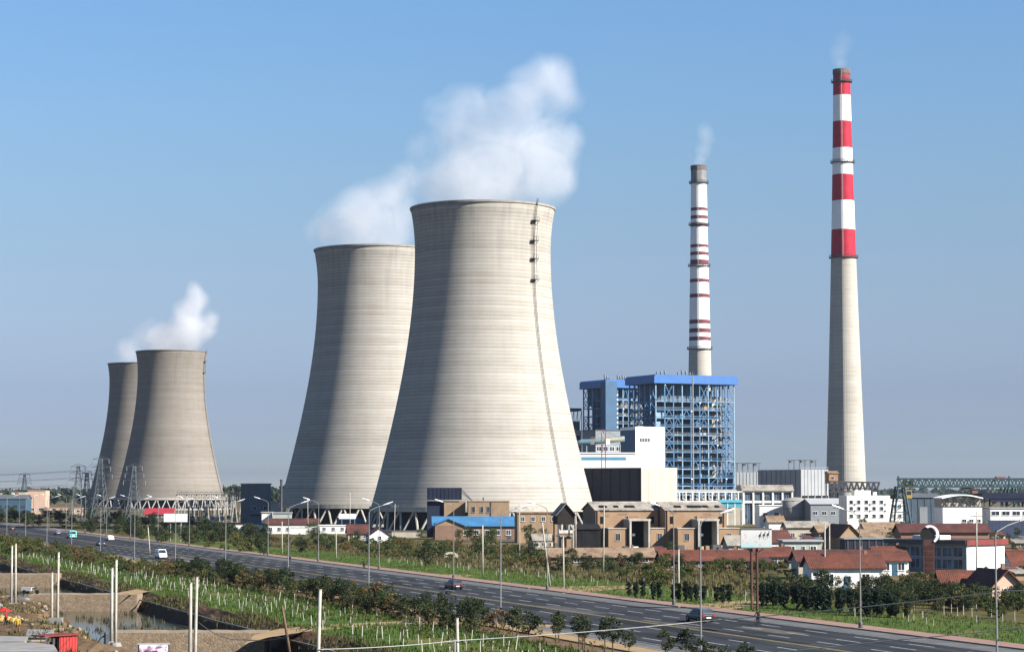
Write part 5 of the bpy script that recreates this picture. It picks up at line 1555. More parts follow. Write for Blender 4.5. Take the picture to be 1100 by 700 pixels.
# ------------------------------------------------------------------ pylons and power lines
def pylon(label, px, ytop, Y, w=3.0, arms=3):
    X = uy(px, 540, Y).x
    H = uy(px, ytop, Y).z
    t = thing("pylon", label, "pylon", (X, Y, 0), rnd.uniform(-.2, .2), "lattice pylons")
    def wid(z): return w * (1 - z / H) ** 1.2 + .5
    lev = [0]
    while lev[-1] < H - 2: lev.append(lev[-1] + max(2.2, wid(lev[-1]) * 1.5))
    lev[-1] = H
    cor = [(-1, -1), (1, -1), (1, 1), (-1, 1)]
    for (sx, sy) in cor:
        m = MB(); m.tube([(sx * wid(z), sy * wid(z), z) for z in lev], .16, 4); m.build("leg", [GALVD], t)
    for q in range(len(lev) - 1):
        z0, z1 = lev[q], lev[q + 1]
        for i in range(4):
            (a, b), (c, d) = cor[i], cor[(i + 1) % 4]
            bar("brace", t, GALVD, (a * wid(z0), b * wid(z0), z0), (c * wid(z1), d * wid(z1), z1), .09)
            if i in (0, 3): bar("brace", t, GALVD, (c * wid(z0), d * wid(z0), z0), (a * wid(z1), b * wid(z1), z1), .09)
    ends = []
    for k in range(arms):
        z = H * (.98 - .12 * k); L = w * (1.2 + .25 * k)
        for s in (-1, 1):
            bar("crossarm", t, GALVD, (0, -.4, z), (s * L, 0, z + .2), .13); bar("crossarm", t, GALVD, (0, .4, z + 1.4), (s * L, 0, z + .25), .10)
            bar("insulator", t, GREYW, (s * L, 0, z - 1.6), (s * L, 0, z + .2), .14, 6)
            ends.append(Vector((X + s * L, Y, z - 1.6)))
    return t, ends
GALVD = M("weathered_pylon_steel", (.17, .20, .22), .6, .2)
p1 = pylon("lattice pylon standing clear of the towers, left of the row of three", 83.5, 500, 980, 2.6)
p2 = pylon("slim lattice pylon just right of the clear-standing one", 93, 507, 1010, 1.8, 2)
p3 = pylon("tall lattice pylon against the dark edge of the hindmost small tower", 108, 492, 960, 3.0)
p4 = pylon("lattice pylon in front of the shaded side of the front small tower", 144, 500, 940, 2.8)
p5 = pylon("tiny far pylon above the peach block", 26, 509, 1700, 3.4)
k = 0
for (pa, pb) in ((p1, p3), (p3, p4)):
    for a, b in zip(pa[1][:4], pb[1][:4]):
        wire("power_line", "thin power line strung between the lattice pylons below the small towers", [a, b], .05, WIREDK, 1.2)["group"] = "power lines between the pylons"
for e in p1[1]:
    wire("power_line", "thin power line running off the left edge from the clear-standing pylon", [e, e + Vector((-120, 60, .5))], .05, WIREDK, 2.2)["group"] = "power lines off the left edge"

# ------------------------------------------------------------------ substation frames
def gantry(label, x0, x1, ytop, Y, n):
    a, b_ = uy(x0, ytop, Y), uy(x1, ytop, Y)
    t = thing("substation_gantry", label, "gantry", (a.x, Y, 0), 0, "substation gantries")
    W, H = b_.x - a.x, a.z
    for k in range(n + 1):
        x = W * k / n
        for s in (-1, 1): bar("column", t, LEGC, (x + s * 1.3, 0, -.3), (x + s * .2, 0, H), .22, 6)
        for z in (H * .4, H * .7): bar("column_tie", t, LEGC, (x - 1.3 + 1.1 * z / H, 0, z), (x + 1.3 - 1.1 * z / H, 0, z), .1)
        if k < n:
            for y in (-.5, .5): bar("beam_chord", t, STEEL, (x, y, H), (x + W / n, y, H), .14); bar("beam_chord", t, STEEL, (x, y, H + 1.1), (x + W / n, y, H + 1.1), .12)
            for j in range(4):
                xa = x + W / n * j / 4; xb = x + W / n * (j + 1) / 4
                bar("beam_brace", t, STEEL, (xa, -.5, H if j % 2 else H + 1.1), (xb, -.5, H + 1.1 if j % 2 else H), .09)
            for j in (.25, .5, .75):
                bar("insulator", t, GREYW, (x + W / n * j, 0, H - 2.4), (x + W / n * j, 0, H), .16, 6)
    return t
gantry("widest substation gantry before the front small tower", 190, 243, 530.5, 1080, 5)
gantry("lower substation gantry standing before the widest one", 205, 252, 537, 1010, 5)
gantry("substation gantry next to the grey block", 240, 260, 531, 1120, 2)
for k in range(10):
    x = 195 + k * 6.4 + rnd.uniform(-1, 1); Y = 960 + rnd.uniform(-20, 60)
    t = thing("switchgear", "small porcelain-topped switchgear unit on a post in the substation yard", "switchgear", (uy(x, 550, Y).x, Y, 0), 0, "switchgear in the substation yard")
    bar("post", t, LEGC, (0, 0, -.3), (0, 0, 4.5), .18, 6); bar("insulator", t, GREYW, (0, 0, 4.5), (0, 0, 7.2), .22, 8); box("tank", t, GREYL, (-.8, -.5, 1.5), (.8, .5, 3.2)); bar("busbar", t, GALV, (-1.6, 0, 7.2), (1.6, 0, 7.2), .08)
# ------------------------------------------------------------------ vegetation
def crown_mesh(name, seed, rx, rz, zc, mat, clumps=22, per=34, leaf=.22, up=.0, hollow=.35, flat=1.0):
    g = np.random.default_rng(seed)
    V, Fc = [], []
    cl = []
    while len(cl) < clumps:
        p = g.uniform(-1, 1, 3)
        if hollow < np.linalg.norm(p) < 1.0: cl.append(p)
    for c in cl:
        cc = np.array([c[0] * rx, c[1] * rx, zc + c[2] * rz])
        cr = g.uniform(.22, .42) * min(rx, rz)
        n = int(per * g.uniform(.6, 1.4))
        for _ in range(n):
            d = g.normal(size=3); d /= np.linalg.norm(d)
            p = cc + d * cr * g.uniform(.35, 1.0) ** .6 * np.array([1.25, 1.25, .85 * flat])
            a = g.normal(size=3) + np.array([0, 0, up]); a /= np.linalg.norm(a)
            b = np.cross(a, g.normal(size=3)); b /= max(1e-6, np.linalg.norm(b))
            L = leaf * g.uniform(.6, 1.5); w = L * g.uniform(.35, .6)
            i = len(V)
            V += [tuple(p - a * L / 2), tuple(p + b * w / 2), tuple(p + a * L / 2), tuple(p - b * w / 2)]
            Fc.append((i, i + 1, i + 2, i + 3))
    return newmesh(name, V, Fc, mat)

def trunk_mesh(name, seed, h, r, mat, limbs=4, spread=.8, crown_h=1.5, mats=None, lime=0.0):
    q = random.Random(seed)
    m = MB()
    top = (q.uniform(-.1, .1), q.uniform(-.1, .1), h)
    if lime:
        m.tube([(0, 0, -.1), (0, 0, lime)], [r * 1.25, r * 1.1], 6, 1)
        m.tube([(0, 0, lime), top], [r, r * .8], 6)
    else:
        m.tube([(0, 0, -.15), (top[0] * .4, top[1] * .4, h * .5), top], [r * 1.2, r, r * .75], 6)
    for k in range(limbs):
        a = 2 * math.pi * k / max(1, limbs) + q.uniform(-.4, .4)
        s = q.uniform(.55, 1) * spread
        e = (top[0] + math.cos(a) * s, top[1] + math.sin(a) * s, h + crown_h * q.uniform(.45, .9))
        mid = (top[0] + math.cos(a) * s * .4, top[1] + math.sin(a) * s * .4, h + crown_h * .3)
        m.tube([top, mid, e], [r * .6, r * .4, r * .15], 5)
    return m.mesh(name, mats or [mat])

KINDS = {}
KINDS['dark'] = [(trunk_mesh("trunk", s, .6, .09, BARK, 5, .8, 1.6), crown_mesh("crown", s, 1.2, 1.35, 1.75, LEAF_DK, 32, 46, .21)) for s in (1, 2, 3, 4)]
KINDS['mid'] = [(trunk_mesh("trunk", s, .6, .08, BARK, 5, .8, 1.5), crown_mesh("crown", s, 1.1, 1.15, 1.6, LEAF_MD, 24, 40, .22)) for s in (14, 15)]
KINDS['small'] = [(trunk_mesh("trunk", s, 1.25, .06, BARK, 4, .5, 1.2), crown_mesh("crown", s, .85, .95, 2.15, LEAF_DK, 20, 40, .19)) for s in (11, 12, 13)]
KINDS['bush'] = [(trunk_mesh("stem", s, .25, .05, BARK, 5, .7, .9), crown_mesh("foliage", s, 1.15, .75, .85, LEAF_YL, 20, 40, .2)) for s in (21, 22, 23)]
KINDS['green'] = [(trunk_mesh("stem", s, .25, .05, BARK, 5, .7, .9), crown_mesh("foliage", s, 1.1, .75, .85, LEAF_MD, 20, 40, .2)) for s in (51, 52, 53)]
KINDS['russet'] = [(trunk_mesh("stem", s, .3, .05, BARK, 5, .6, .9), crown_mesh("foliage", s, 1.0, .8, .95, LEAF_BR, 18, 36, .2)) for s in (31, 32)]
KINDS['cypress'] = [(trunk_mesh("trunk", s, .35, .06, BARK, 0), crown_mesh("crown", s, .42, 1.2, 1.38, LEAF_CY, 60, 34, .2, 1.5, .05)) for s in (41, 42)]
KINDS['tall'] = [(trunk_mesh("trunk", s, 2.0, .16, BARK, 6, 1.6, 3.2), crown_mesh("crown", s, 2.3, 2.4, 4.4, LEAF_MD, 34, 44, .34)) for s in (61, 62, 63)]
KINDS['sapling'] = [(trunk_mesh("trunk", s, 2.0, .045, BARK, 4, .4, .8, [BARK, LIME], 1.25), crown_mesh("crown", s, .42, .55, 2.35, LEAF_YL, 7, 12, .17)) for s in (71, 72, 73)]

def plant(kind, x, y, s, label, cat, group, name, sz=None, z=0.0):
    tm, cm = rnd.choice(KINDS[kind])
    t = thing(name, label, cat, (x, y, z), rnd.uniform(0, 6.28), group)
    t.scale = (s, s, sz or s)
    obj(tm.name.split('.')[0], tm, t); obj(cm.name.split('.')[0], cm, t)
    return t

def between(Y, far):
    """names the stretch between two street lamps of a kerb, counted from the right picture edge"""
    L = farY if far else nearY
    k = sum(1 for y in L if y < Y)
    if k == 0: return "right of the rightmost lamp"
    if k >= len(L): return "beyond the farthest lamp"
    return "by lamps %d and %d from right" % (k, k + 1)

# row along the near kerb: a dense dark belt, opening into single trees towards the right
Y = 172.0
while Y < 400:
    if Y < 262: step = rnd.uniform(2.2, 4.6)
    else: step = rnd.uniform(1.6, 2.6)
    c = 80.8 + rnd.uniform(-1.6, 1.2)
    p = road_pt(c, Y)
    if Y < 225:
        plant('small', p.x, p.y, rnd.uniform(.75, 1.1), "small bare-trunked dark tree on the near kerb, " + between(p.y, False), "tree", "small trees along the near kerb", "kerb_tree")
    else:
        k = rnd.random()
        if k < .85: plant(rnd.choice(['dark', 'dark', 'dark', 'mid', 'small']), p.x, p.y, rnd.uniform(.7, 1.2), "dark bushy tree in the near kerb's belt, " + between(p.y, False), "tree", "dark belt along the near kerb", "belt_tree", rnd.uniform(.75, 1.2))
        else: plant('russet', p.x, p.y, rnd.uniform(1.3, 1.9), "russet-leaved shrub in the near kerb's belt, " + between(p.y, False), "shrub", "russet shrubs in the dark belt", "russet_shrub")
    Y += step
for k in range(26):
    p = road_pt(78.2 + rnd.uniform(-1, 1), rnd.uniform(232, 395))
    plant('dark' if rnd.random() < .6 else 'green', p.x, p.y, rnd.uniform(.55, .85), "low bushy plant before the near kerb's belt, " + between(p.y, False), "shrub", "undergrowth of the dark belt", "belt_shrub")
# olive shrubs where the strip runs off to the left
for k in range(150):
    Y = 385 + 330 * rnd.random() ** 1.2
    c = rnd.uniform(70.5, 83.5) if Y < 500 else rnd.uniform(64, 84)
    p = road_pt(c, Y)
    plant(rnd.choice(['bush', 'bush', 'bush', 'green', 'russet']), p.x, p.y, rnd.uniform(.8, 1.6), "olive-yellow shrub by the near kerb, " + between(p.y, False), "shrub", "olive thicket along the near kerb", "thicket_shrub")
# young saplings with limewashed trunks
nS = 0
for Y in np.arange(168, 500, 4.4):
    for c in (64.2, 66.8, 69.4, 72.0, 74.6):
        if nS >= 285 or rnd.random() < .22: continue
        if c > 71 and Y > 400: continue
        yy = Y + rnd.uniform(-1, 1) + (c - 64) * .3
        p = road_pt(c + rnd.uniform(-.5, .5), yy)
        if 249 < yy < 256 or 316 < yy < 322: continue
        t = plant('sapling', p.x, p.y, rnd.uniform(.5, 1.1), "white-trunked sapling, %s row from channel, %s" % (ORD[int((c - 64) / 2.5)], between(p.y, False)), "sapling", "saplings before the road", "sapling")
        t.rotation_euler = (rnd.uniform(-.15, .15), rnd.uniform(-.15, .15), rnd.uniform(0, 6))
        nS += 1
# far verge
for k in range(110):
    Y = rnd.uniform(205, 470); c = rnd.choice([rnd.uniform(133, 141), rnd.uniform(136, 150)])
    p = road_pt(c, Y)
    t = plant('sapling', p.x, p.y, rnd.uniform(.5, .85), "white-trunked sapling on the far verge, " + between(p.y, True), "sapling", "saplings beyond the road", "verge_sapling")
for px in (676, 683, 691, 702, 708, 723, 729, 737, 742, 748, 756, 770, 776, 783):
    p = ug(px, 641.5 + (px - 676) * .055 + rnd.uniform(-1, 1))
    plant('cypress', p.x, p.y, rnd.uniform(.85, 1.1), "small columnar cypress in the row beyond the far footway", "cypress", "cypress row", "cypress")
for k in range(290):
    Y = rnd.uniform(215, 640); c = rnd.uniform(146, 192)
    p = road_pt(c, Y)
    px = 550 + F * p.x / p.y
    if px > 1150 or px < -40: continue
    kk = rnd.choice(['bush', 'bush', 'russet', 'green', 'green'])
    plant(kk, p.x, p.y, rnd.uniform(.8, 1.5), {"bush": "olive shrub on the weedy far verge, " + between(p.y, True), "russet": "brownish shrub on the weedy far verge, " + between(p.y, True), "green": "green shrub on the weedy far verge, " + between(p.y, True)}[kk], "shrub", {"bush": "olive", "russet": "brownish", "green": "green"}[kk] + " shrubs on the far verge", "verge_shrub")
for (px, py, s, lb) in [(325, 594, 1.1, "dark round tree on the far verge left of the leaning lamp row"), (457, 609, 1.5, "dark round tree at the far verge below the blue roof's left end"), (471, 579, 1.3, "tree before the porch of the blue-roofed hall"), (507, 582, 1.2, "round tree before the blue-roofed hall's windows"), (527, 590, 1.5, "yellowish tree right of the round one before the blue-roofed hall"), (573, 600, 1.2, "dark tree below the right end of the blue roof")]:
    p = ug(px, py); plant('dark' if py > 593 or px == 507 else 'tall', p.x, p.y, s * (1 if py > 593 or px == 507 else .55), lb, "tree", None, "verge_tree")
# dark trees on the right, between road and village
for k in range(74):
    px = rnd.uniform(800, 1105); base = 641 + (px - 800) * .07 + rnd.uniform(-14, 4)
    p = ug(px, base)
    plant(rnd.choice(['dark', 'dark', 'dark', 'mid', 'small']), p.x, p.y, rnd.uniform(.55, 1.05), "dark bushy tree before red roofs, far kerb " + between(p.y, True), "tree", "dark thicket before the houses", "thicket_tree")
for k in range(44):
    px = rnd.uniform(818, 975); base = 650 + (px - 818) * .085 + rnd.uniform(-3, 2)
    p = ug(px, base)
    plant('cypress', p.x, p.y, rnd.uniform(1.0, 1.3), "dark clipped conifer in the hedge along the far footway at the right", "cypress", "conifer hedge at the right", "hedge_conifer", )
for k in range(30):
    px = rnd.uniform(955, 1108); p = ug(px, 643 + (px - 955) * .075 + rnd.uniform(-5, 4))
    plant(rnd.choice(['dark', 'dark', 'mid', 'green', 'russet']), p.x, p.y, rnd.uniform(.6, 1.0), "low bush behind the white trunks on the right-hand grass", "shrub", "bushes behind the right-hand grass", "lawn_bush")
for (px, py) in [(970, 653), (982, 654.5), (1014, 660), (1022, 658), (1028.5, 661), (1035, 660), (1044, 663), (1049, 659), (1065, 662), (1077, 668), (1090, 667)]:
    p = ug(px, py); plant('sapling', p.x, p.y, rnd.uniform(.75, .95), "white-trunked sapling on the bright grass at the right", "sapling", "saplings on the right-hand grass", "lawn_sapling")
p = ug(1035, 655); plant('russet', p.x, p.y, 1.6, "rust-orange round shrub among white trunks at the right", "shrub", None, "rust_shrub")
p = ug(1000, 640); plant('russet', p.x, p.y, 1.8, "brown-orange shrub in the thicket below the round sign", "shrub", None, "rust_shrub")
# trees among the houses and the plant
for k in range(70):
    px = rnd.uniform(-10, 1110); py = rnd.choice([rnd.uniform(556, 575), rnd.uniform(566, 598)])
    if px < 300: py = rnd.uniform(552, 568)
    if 590 < px < 800 and py < 592: continue
    if 380 < px < 600 and py < 579: py = rnd.uniform(580, 590)
    p = ug(px, py)
    plant('tall', p.x, p.y, rnd.uniform(.45, .85), "leafy tree among the buildings, " + ("left of the small towers" if px < 120 else "below the small towers" if px < 260 else "below the second big tower" if px < 420 else "below the biggest tower" if px < 620 else "near the brick sheds" if px < 800 else "above the village roofs"), "tree", "trees among the buildings", "leafy_tree")
for k in range(230):
    px = rnd.uniform(-10, 285); lim = 563 + px * .1236
    p = ug(px, rnd.uniform(max(553, lim - 22), lim - 1.6))
    plant(rnd.choice(['dark', 'green', 'bush']), p.x, p.y, rnd.uniform(1.0, 1.9), "bushy plant in left green belt, far kerb " + between(p.y, True), "shrub", "green belt at the left", "belt_bush")

for k in range(46):
    px = rnd.uniform(800, 1105); p = ug(px, rnd.uniform(572, 618))
    plant(rnd.choice(['dark', 'green', 'russet', 'mid', 'bush']), p.x, p.y, rnd.uniform(.7, 1.3), "bushy plant in a yard among the red-roofed houses", "shrub", "yard bushes in the village", "yard_bush")
for k in range(40):
    px = rnd.uniform(592, 830); p = ug(px, rnd.uniform(604, 616))
    plant(rnd.choice(['dark', 'green', 'russet', 'mid']), p.x, p.y, rnd.uniform(.7, 1.2), "bushy plant along the foot of the long row houses", "shrub", "bushes before the row houses", "row_bush")

# weeds and long grass: far too many to count
def tufts(name, label, mat, n, fn, h0, h1, blades=4, seed=3):
    g = np.random.default_rng(seed)
    V, Fc = [], []
    for _ in range(n):
        q = fn(g)
        if q is None: continue
        x, y, z = q
        for b in range(blades):
            a = g.uniform(0, 6.283); h = g.uniform(h0, h1); w = h * g.uniform(.10, .22); le = g.uniform(0, .5) * h
            dx, dy = math.cos(a), math.sin(a); ox, oy = g.uniform(-.25, .25), g.uniform(-.25, .25)
            i = len(V)
            V += [(x + ox - dy * w, y + oy + dx * w, z - .03), (x + ox + dy * w, y + oy - dx * w, z - .03), (x + ox + dx * le, y + oy + dy * le, z + h)]
            Fc.append((i, i + 1, i + 2))
    return tag(obj(name, newmesh(name, V, Fc, mat)), label, None, None, "stuff")
def f_far(g):
    Y = g.uniform(240, 640); c = g.uniform(142, 196); p = road_pt(c, Y)
    if 550 + F * p.x / p.y > 800 or vn(c * .12, Y * .05, 3) < g.uniform(-.9, .5): return None
    return (p.x, p.y, 0)
def f_verge(g):
    Y = g.uniform(190, 560); c = g.uniform(125.3, 146); p = road_pt(c, Y); return (p.x, p.y, 0)
def f_plot(g):
    Y = 165 + 400 * g.uniform(0, 1) ** 1.2; c = g.uniform(62.4, 80); p = road_pt(c, Y)
    if 249.5 < Y < 255.5 or vn(c * .25, Y * .09, 5) < g.uniform(-1.2, -.2): return None
    return (p.x, p.y, 0)
def f_bank(g):
    Y = g.uniform(165, 480); c = g.uniform(44, 61.5)
    if vn(c * .35, Y * .12, 1) < .25: return None
    p = road_pt(c, Y); return (p.x, p.y, max(-2.35, ground_z(c, Y)))
def f_edge(g):
    Y = g.uniform(165, 520); c = g.uniform(59.6, 63.2)
    if vn(c * .5, Y * .21, 2) < g.uniform(-.6, .4): return None
    p = road_pt(c, Y); return (p.x, p.y, ground_z(c, Y))
def f_lot(g):
    Y = g.uniform(195, 400); c = g.uniform(22, 44)
    if vn(c * .3, Y * .2, 4) < .0: return None
    p = road_pt(c, Y); return (p.x, p.y, ground_z(c, Y))
tufts("weeds", "tall dry weeds covering the ground beyond the far verge", WEED, 15000, f_far, .25, .9, 4, 1)
tufts("grass", "green grass on the verge beyond the road", GRASSL, 12000, f_verge, .12, .38, 4, 2)
tufts("grass", "green grass between the saplings before the road", GRASSL, 16000, f_plot, .15, .5, 4, 3)
tufts("weeds", "rank weeds on the banks and bed of the channel", foliage("bank_weeds", [(.03, .035, .012), (.07, .06, .022), (.12, .09, .035)]), 2600, f_bank, .2, .7, 4, 4)
tufts("weeds", "ragged brown weeds along the upper edge of the channel bank", WEED, 5200, f_edge, .15, .6, 4, 6)
tufts("weeds", "sparse dry weeds on the bare dirt lot", WEED, 5200, f_lot, .15, .55, 4, 5)

# distant belt of trees on the horizon
def f_treeline():
    g = np.random.default_rng(12)
    V, Fc = [], []
    for _ in range(1500):
        Y = g.uniform(1900, 5200); X = g.uniform(-.26, .27) * Y
        h = g.uniform(5, 13) * (1 + .5 * math.sin(X * .004 + Y * .001)); r = h * g.uniform(.35, .7)
        for _ in range(26):
            d = g.normal(size=3); d /= np.linalg.norm(d)
            p = np.array([X, Y, h * .58]) + d * np.array([r, r, h * .42]) * g.uniform(.5, 1)
            a = g.normal(size=3); a /= np.linalg.norm(a); b = np.cross(a, g.normal(size=3)); b /= np.linalg.norm(b)
            L = h * .24; i = len(V)
            V += [tuple(p - a * L), tuple(p + b * L), tuple(p + a * L), tuple(p - b * L)]; Fc.append((i, i + 1, i + 2, i + 3))
    return newmesh("far_treeline", V, Fc, foliage("far_leaves", [(.03, .05, .02), (.05, .065, .028), (.07, .08, .035)]))
tag(obj("far_treeline", f_treeline()), "hazy belt of distant trees along the horizon", None, None, "stuff")
# ------------------------------------------------------------------ vehicles
def paint(name, col):
    m, N, L, P = base_mat(name)
    P.inputs["Base Color"].default_value = (*col, 1); P.inputs["Roughness"].default_value = .4; P.inputs["Coat Weight"].default_value = .15
    n = noise(N, L, 2.0, 3); L.new(ramp(N, L, n, [(.3, tuple(c * .85 for c in col)), (.7, tuple(min(1, c * 1.1) for c in col))]), P.inputs["Base Color"])
    return m
RUBBER = M("tyre_rubber", (.02, .02, .02), .9, .2); RIM = M("wheel_rim", (.45, .46, .47), .4, .1, metal=.7)
LRED = M("tail_light_red", (.45, .02, .02), .3, .1); LWHT = M("lamp_clear", (.75, .75, .72), .2, .05)
tyre_me = MB().lathe([(.20, -.10), (.30, -.11), (.33, -.05), (.33, .05), (.30, .11), (.20, .10)], 18).mesh("tyre", [RUBBER], True)
rim_me = MB().lathe([(.01, .085), (.06, .095), (.20, .075), (.205, -.06), (.01, -.06)], 14).mesh("rim", [RIM])
def loft(sections, mi=0):
    """closed rings of equal length joined along x"""
    m = MB(); n = len(sections[0])
    for s in sections: m.v += [tuple(p) for p in s]
    for k in range(len(sections) - 1):
        for j in range(n):
            m.f.append((k * n + j, k * n + (j + 1) % n, (k + 1) * n + (j + 1) % n, (k + 1) * n + j)); m.m.append(mi)
    m.f.append(tuple(range(n))); m.m.append(mi)
    m.f.append(tuple(len(m.v) - 1 - j for j in range(n))); m.m.append(mi)
    return m
def ring(x, w, z0, z1, tw=None):
    tw = w if tw is None else tw
    return [(x, -w * .92, z0), (x, w * .92, z0), (x, w, z0 + (z1 - z0) * .25), (x, w, z0 + (z1 - z0) * .6), (x, tw * .96, z1 - .03), (x, tw * .8, z1), (x, -tw * .8, z1), (x, -tw * .96, z1 - .03), (x, -w, z0 + (z1 - z0) * .6), (x, -w, z0 + (z1 - z0) * .25)]
def car(name, label, loc, ang, mat, kind='sedan', s=1.0):
    t = thing(name, label, "car" if kind != 'van' else "van", loc, ang); t.scale = (s, s, s)
    if kind == 'van':
        L, W = 4.4, .82
        body = [ring(-2.15, W * .95, .35, .95), ring(-2.1, W, .28, 1.0), ring(1.5, W, .28, 1.02), ring(2.05, W * .95, .3, .85), ring(2.2, W * .85, .38, .7)]
        top = [ring(-2.12, W * .96, .96, 1.1, W * .9), ring(-2.0, W * .96, .96, 1.8, W * .82), ring(1.0, W * .96, .96, 1.84, W * .82), ring(1.55, W * .95, .96, 1.2, W * .86), ring(1.95, W * .9, .84, .9, W * .85)]
        wins = [(-1.9, -.9), (-.8, .1), (.2, 1.0)]; wz = (1.12, 1.6)
        rear = (-2.16, 1.15, 1.6); fx, rx_ = 1.45, -1.4
    else:
        hatch = kind == 'hatch'
        L, W = 4.4, .85
        body = [ring(-2.2, W * .88, .4, .85), ring(-2.08, W * .97, .26, .93), ring(-1.2, W, .22, .95), ring(.7, W, .22, .93), ring(1.75, W * .97, .24, .80), ring(2.18, W * .85, .34, .64)]
        if hatch: top = [ring(-2.08, W * .93, .86, .96, W * .86), ring(-1.75, W * .93, .88, 1.42, W * .74), ring(.1, W * .93, .88, 1.48, W * .74), ring(1.0, W * .92, .86, .96, W * .8)]
        else: top = [ring(-1.75, W * .92, .86, .95, W * .84), ring(-1.0, W * .93, .88, 1.40, W * .72), ring(.2, W * .93, .88, 1.44, W * .72), ring(1.05, W * .92, .84, .93, W * .8)]
        wins = [(-1.35 if hatch else -1.1, -.45), (-.38, .55)]; wz = (.98, 1.3)
        rear = (-1.93 if hatch else -1.42, 1.0, 1.3); fx, rx_ = 1.35, -1.35
    bd = loft(body).build("body", [mat], t, smooth=False)
    cb = loft(top).build("cabin", [mat], t, smooth=False)
    for o in (bd, cb):
        mod = o.modifiers.new("bevel", 'BEVEL'); mod.width = .05; mod.segments = 2; mod.limit_method = 'ANGLE'
    for sgn in (-1, 1):
        for a, b_ in wins:
            tw = .74 if kind != 'van' else .84
            m = MB().poly([(a, sgn * (W * .945), wz[0]), (b_, sgn * (W * .945), wz[0]), (b_ - .1, sgn * (W * (tw + .06)), wz[1]), (a + .1, sgn * (W * (tw + .06)), wz[1])])
            m.v += [(v[0], v[1] + sgn * .02, v[2]) for v in m.v[:4]]; m.f = [(0, 1, 2, 3), (4, 5, 6, 7), (0, 1, 5, 4), (1, 2, 6, 5), (2, 3, 7, 6), (3, 0, 4, 7)]; m.m = [0] * 6
            m.build("side_window", [GLASS], t)
    xr, za, zb = rear
    dx = .16 if kind == 'hatch' else (.5 if kind == 'sedan' else .08)
    def screen(nm, x0, x1, z0, z1, off):
        m = MB(); w0, w1 = W * .82, W * .68
        v = [(x0, -w0, z0), (x0, w0, z0), (x1, w1, z1), (x1, -w1, z1)]
        v += [(p[0] + off, p[1], p[2] + .015) for p in v]
        for q in [(0, 1, 2, 3), (4, 5, 6, 7), (0, 1, 5, 4), (1, 2, 6, 5), (2, 3, 7, 6), (3, 0, 4, 7)]: m.poly([v[k] for k in q])
        m.build(nm, [GLASS], t)
    screen("rear_window", xr - .05, xr + dx - .05, za, zb, -.04)
    if kind == 'van': screen("windscreen", 1.62, 1.12, 1.18, 1.72, .06)
    else: screen("windscreen", .98, .34, 1.0, 1.38, .05)
    for sgn in (-1, 1):
        box("tail_light", t, LRED, (-2.24, sgn * W * .72 - .12, .66), (-2.12, sgn * W * .72 + .12, .86)); box("headlight", t, LWHT, (2.0, sgn * W * .66 - .15, .56), (2.17, sgn * W * .66 + .15, .70))
        for x in (fx, rx_):
            w = obj("wheel", tyre_me, t, (x, sgn * (W - .08), .33), (math.pi / 2 * -sgn, 0, 0)); obj("rim", rim_me, w)
    box("number_plate", t, LWHT, (-2.24, -.26, .48), (-2.20, .26, .62))
    return t
AWAY = math.atan2(RD.y, RD.x); TOWARD = AWAY + math.pi
car("black_car", "black car driving away, beside the lamp post at the right", ug(752, 667.5) , AWAY, paint("black_paint", (.012, .013, .018)), 'hatch', 1.08)
car("small_car", "dark hatchback driving away in the middle of the road", ug(487, 632.5), AWAY, paint("navy_black_paint", (.018, .016, .024)), 'hatch', 1.0)
car("white_car", "white car driving away on the far half of the road at the left", ug(118, 580.5), AWAY, paint("white_paint", (.75, .76, .76)), 'sedan', 1.1)
car("minibus", "turquoise minibus on the road at the left", ug(77, 578), AWAY, paint("turquoise_paint", (.16, .50, .48)), 'van', 1.35)
car("dark_car", "dark car with a pale roof coming on the near lanes at the left", ug(108, 586), TOWARD, paint("dark_blue_paint", (.03, .04, .06)), 'sedan', 1.1)
car("far_car", "tiny dark car farthest along the road at the left edge", ug(13, 569), AWAY, paint("far_black_paint", (.02, .02, .025)), 'sedan', 1.1)
car("blue_car", "small blue-grey car left of the turquoise minibus", ug(62, 574), AWAY, paint("blue_grey_paint", (.07, .10, .15)), 'sedan', 1.1)
car("silver_van", "pale silver van coming along the near lanes behind the dark belt", ug(173, 600), TOWARD, paint("silver_paint", (.62, .62, .60)), 'van', 1.15)

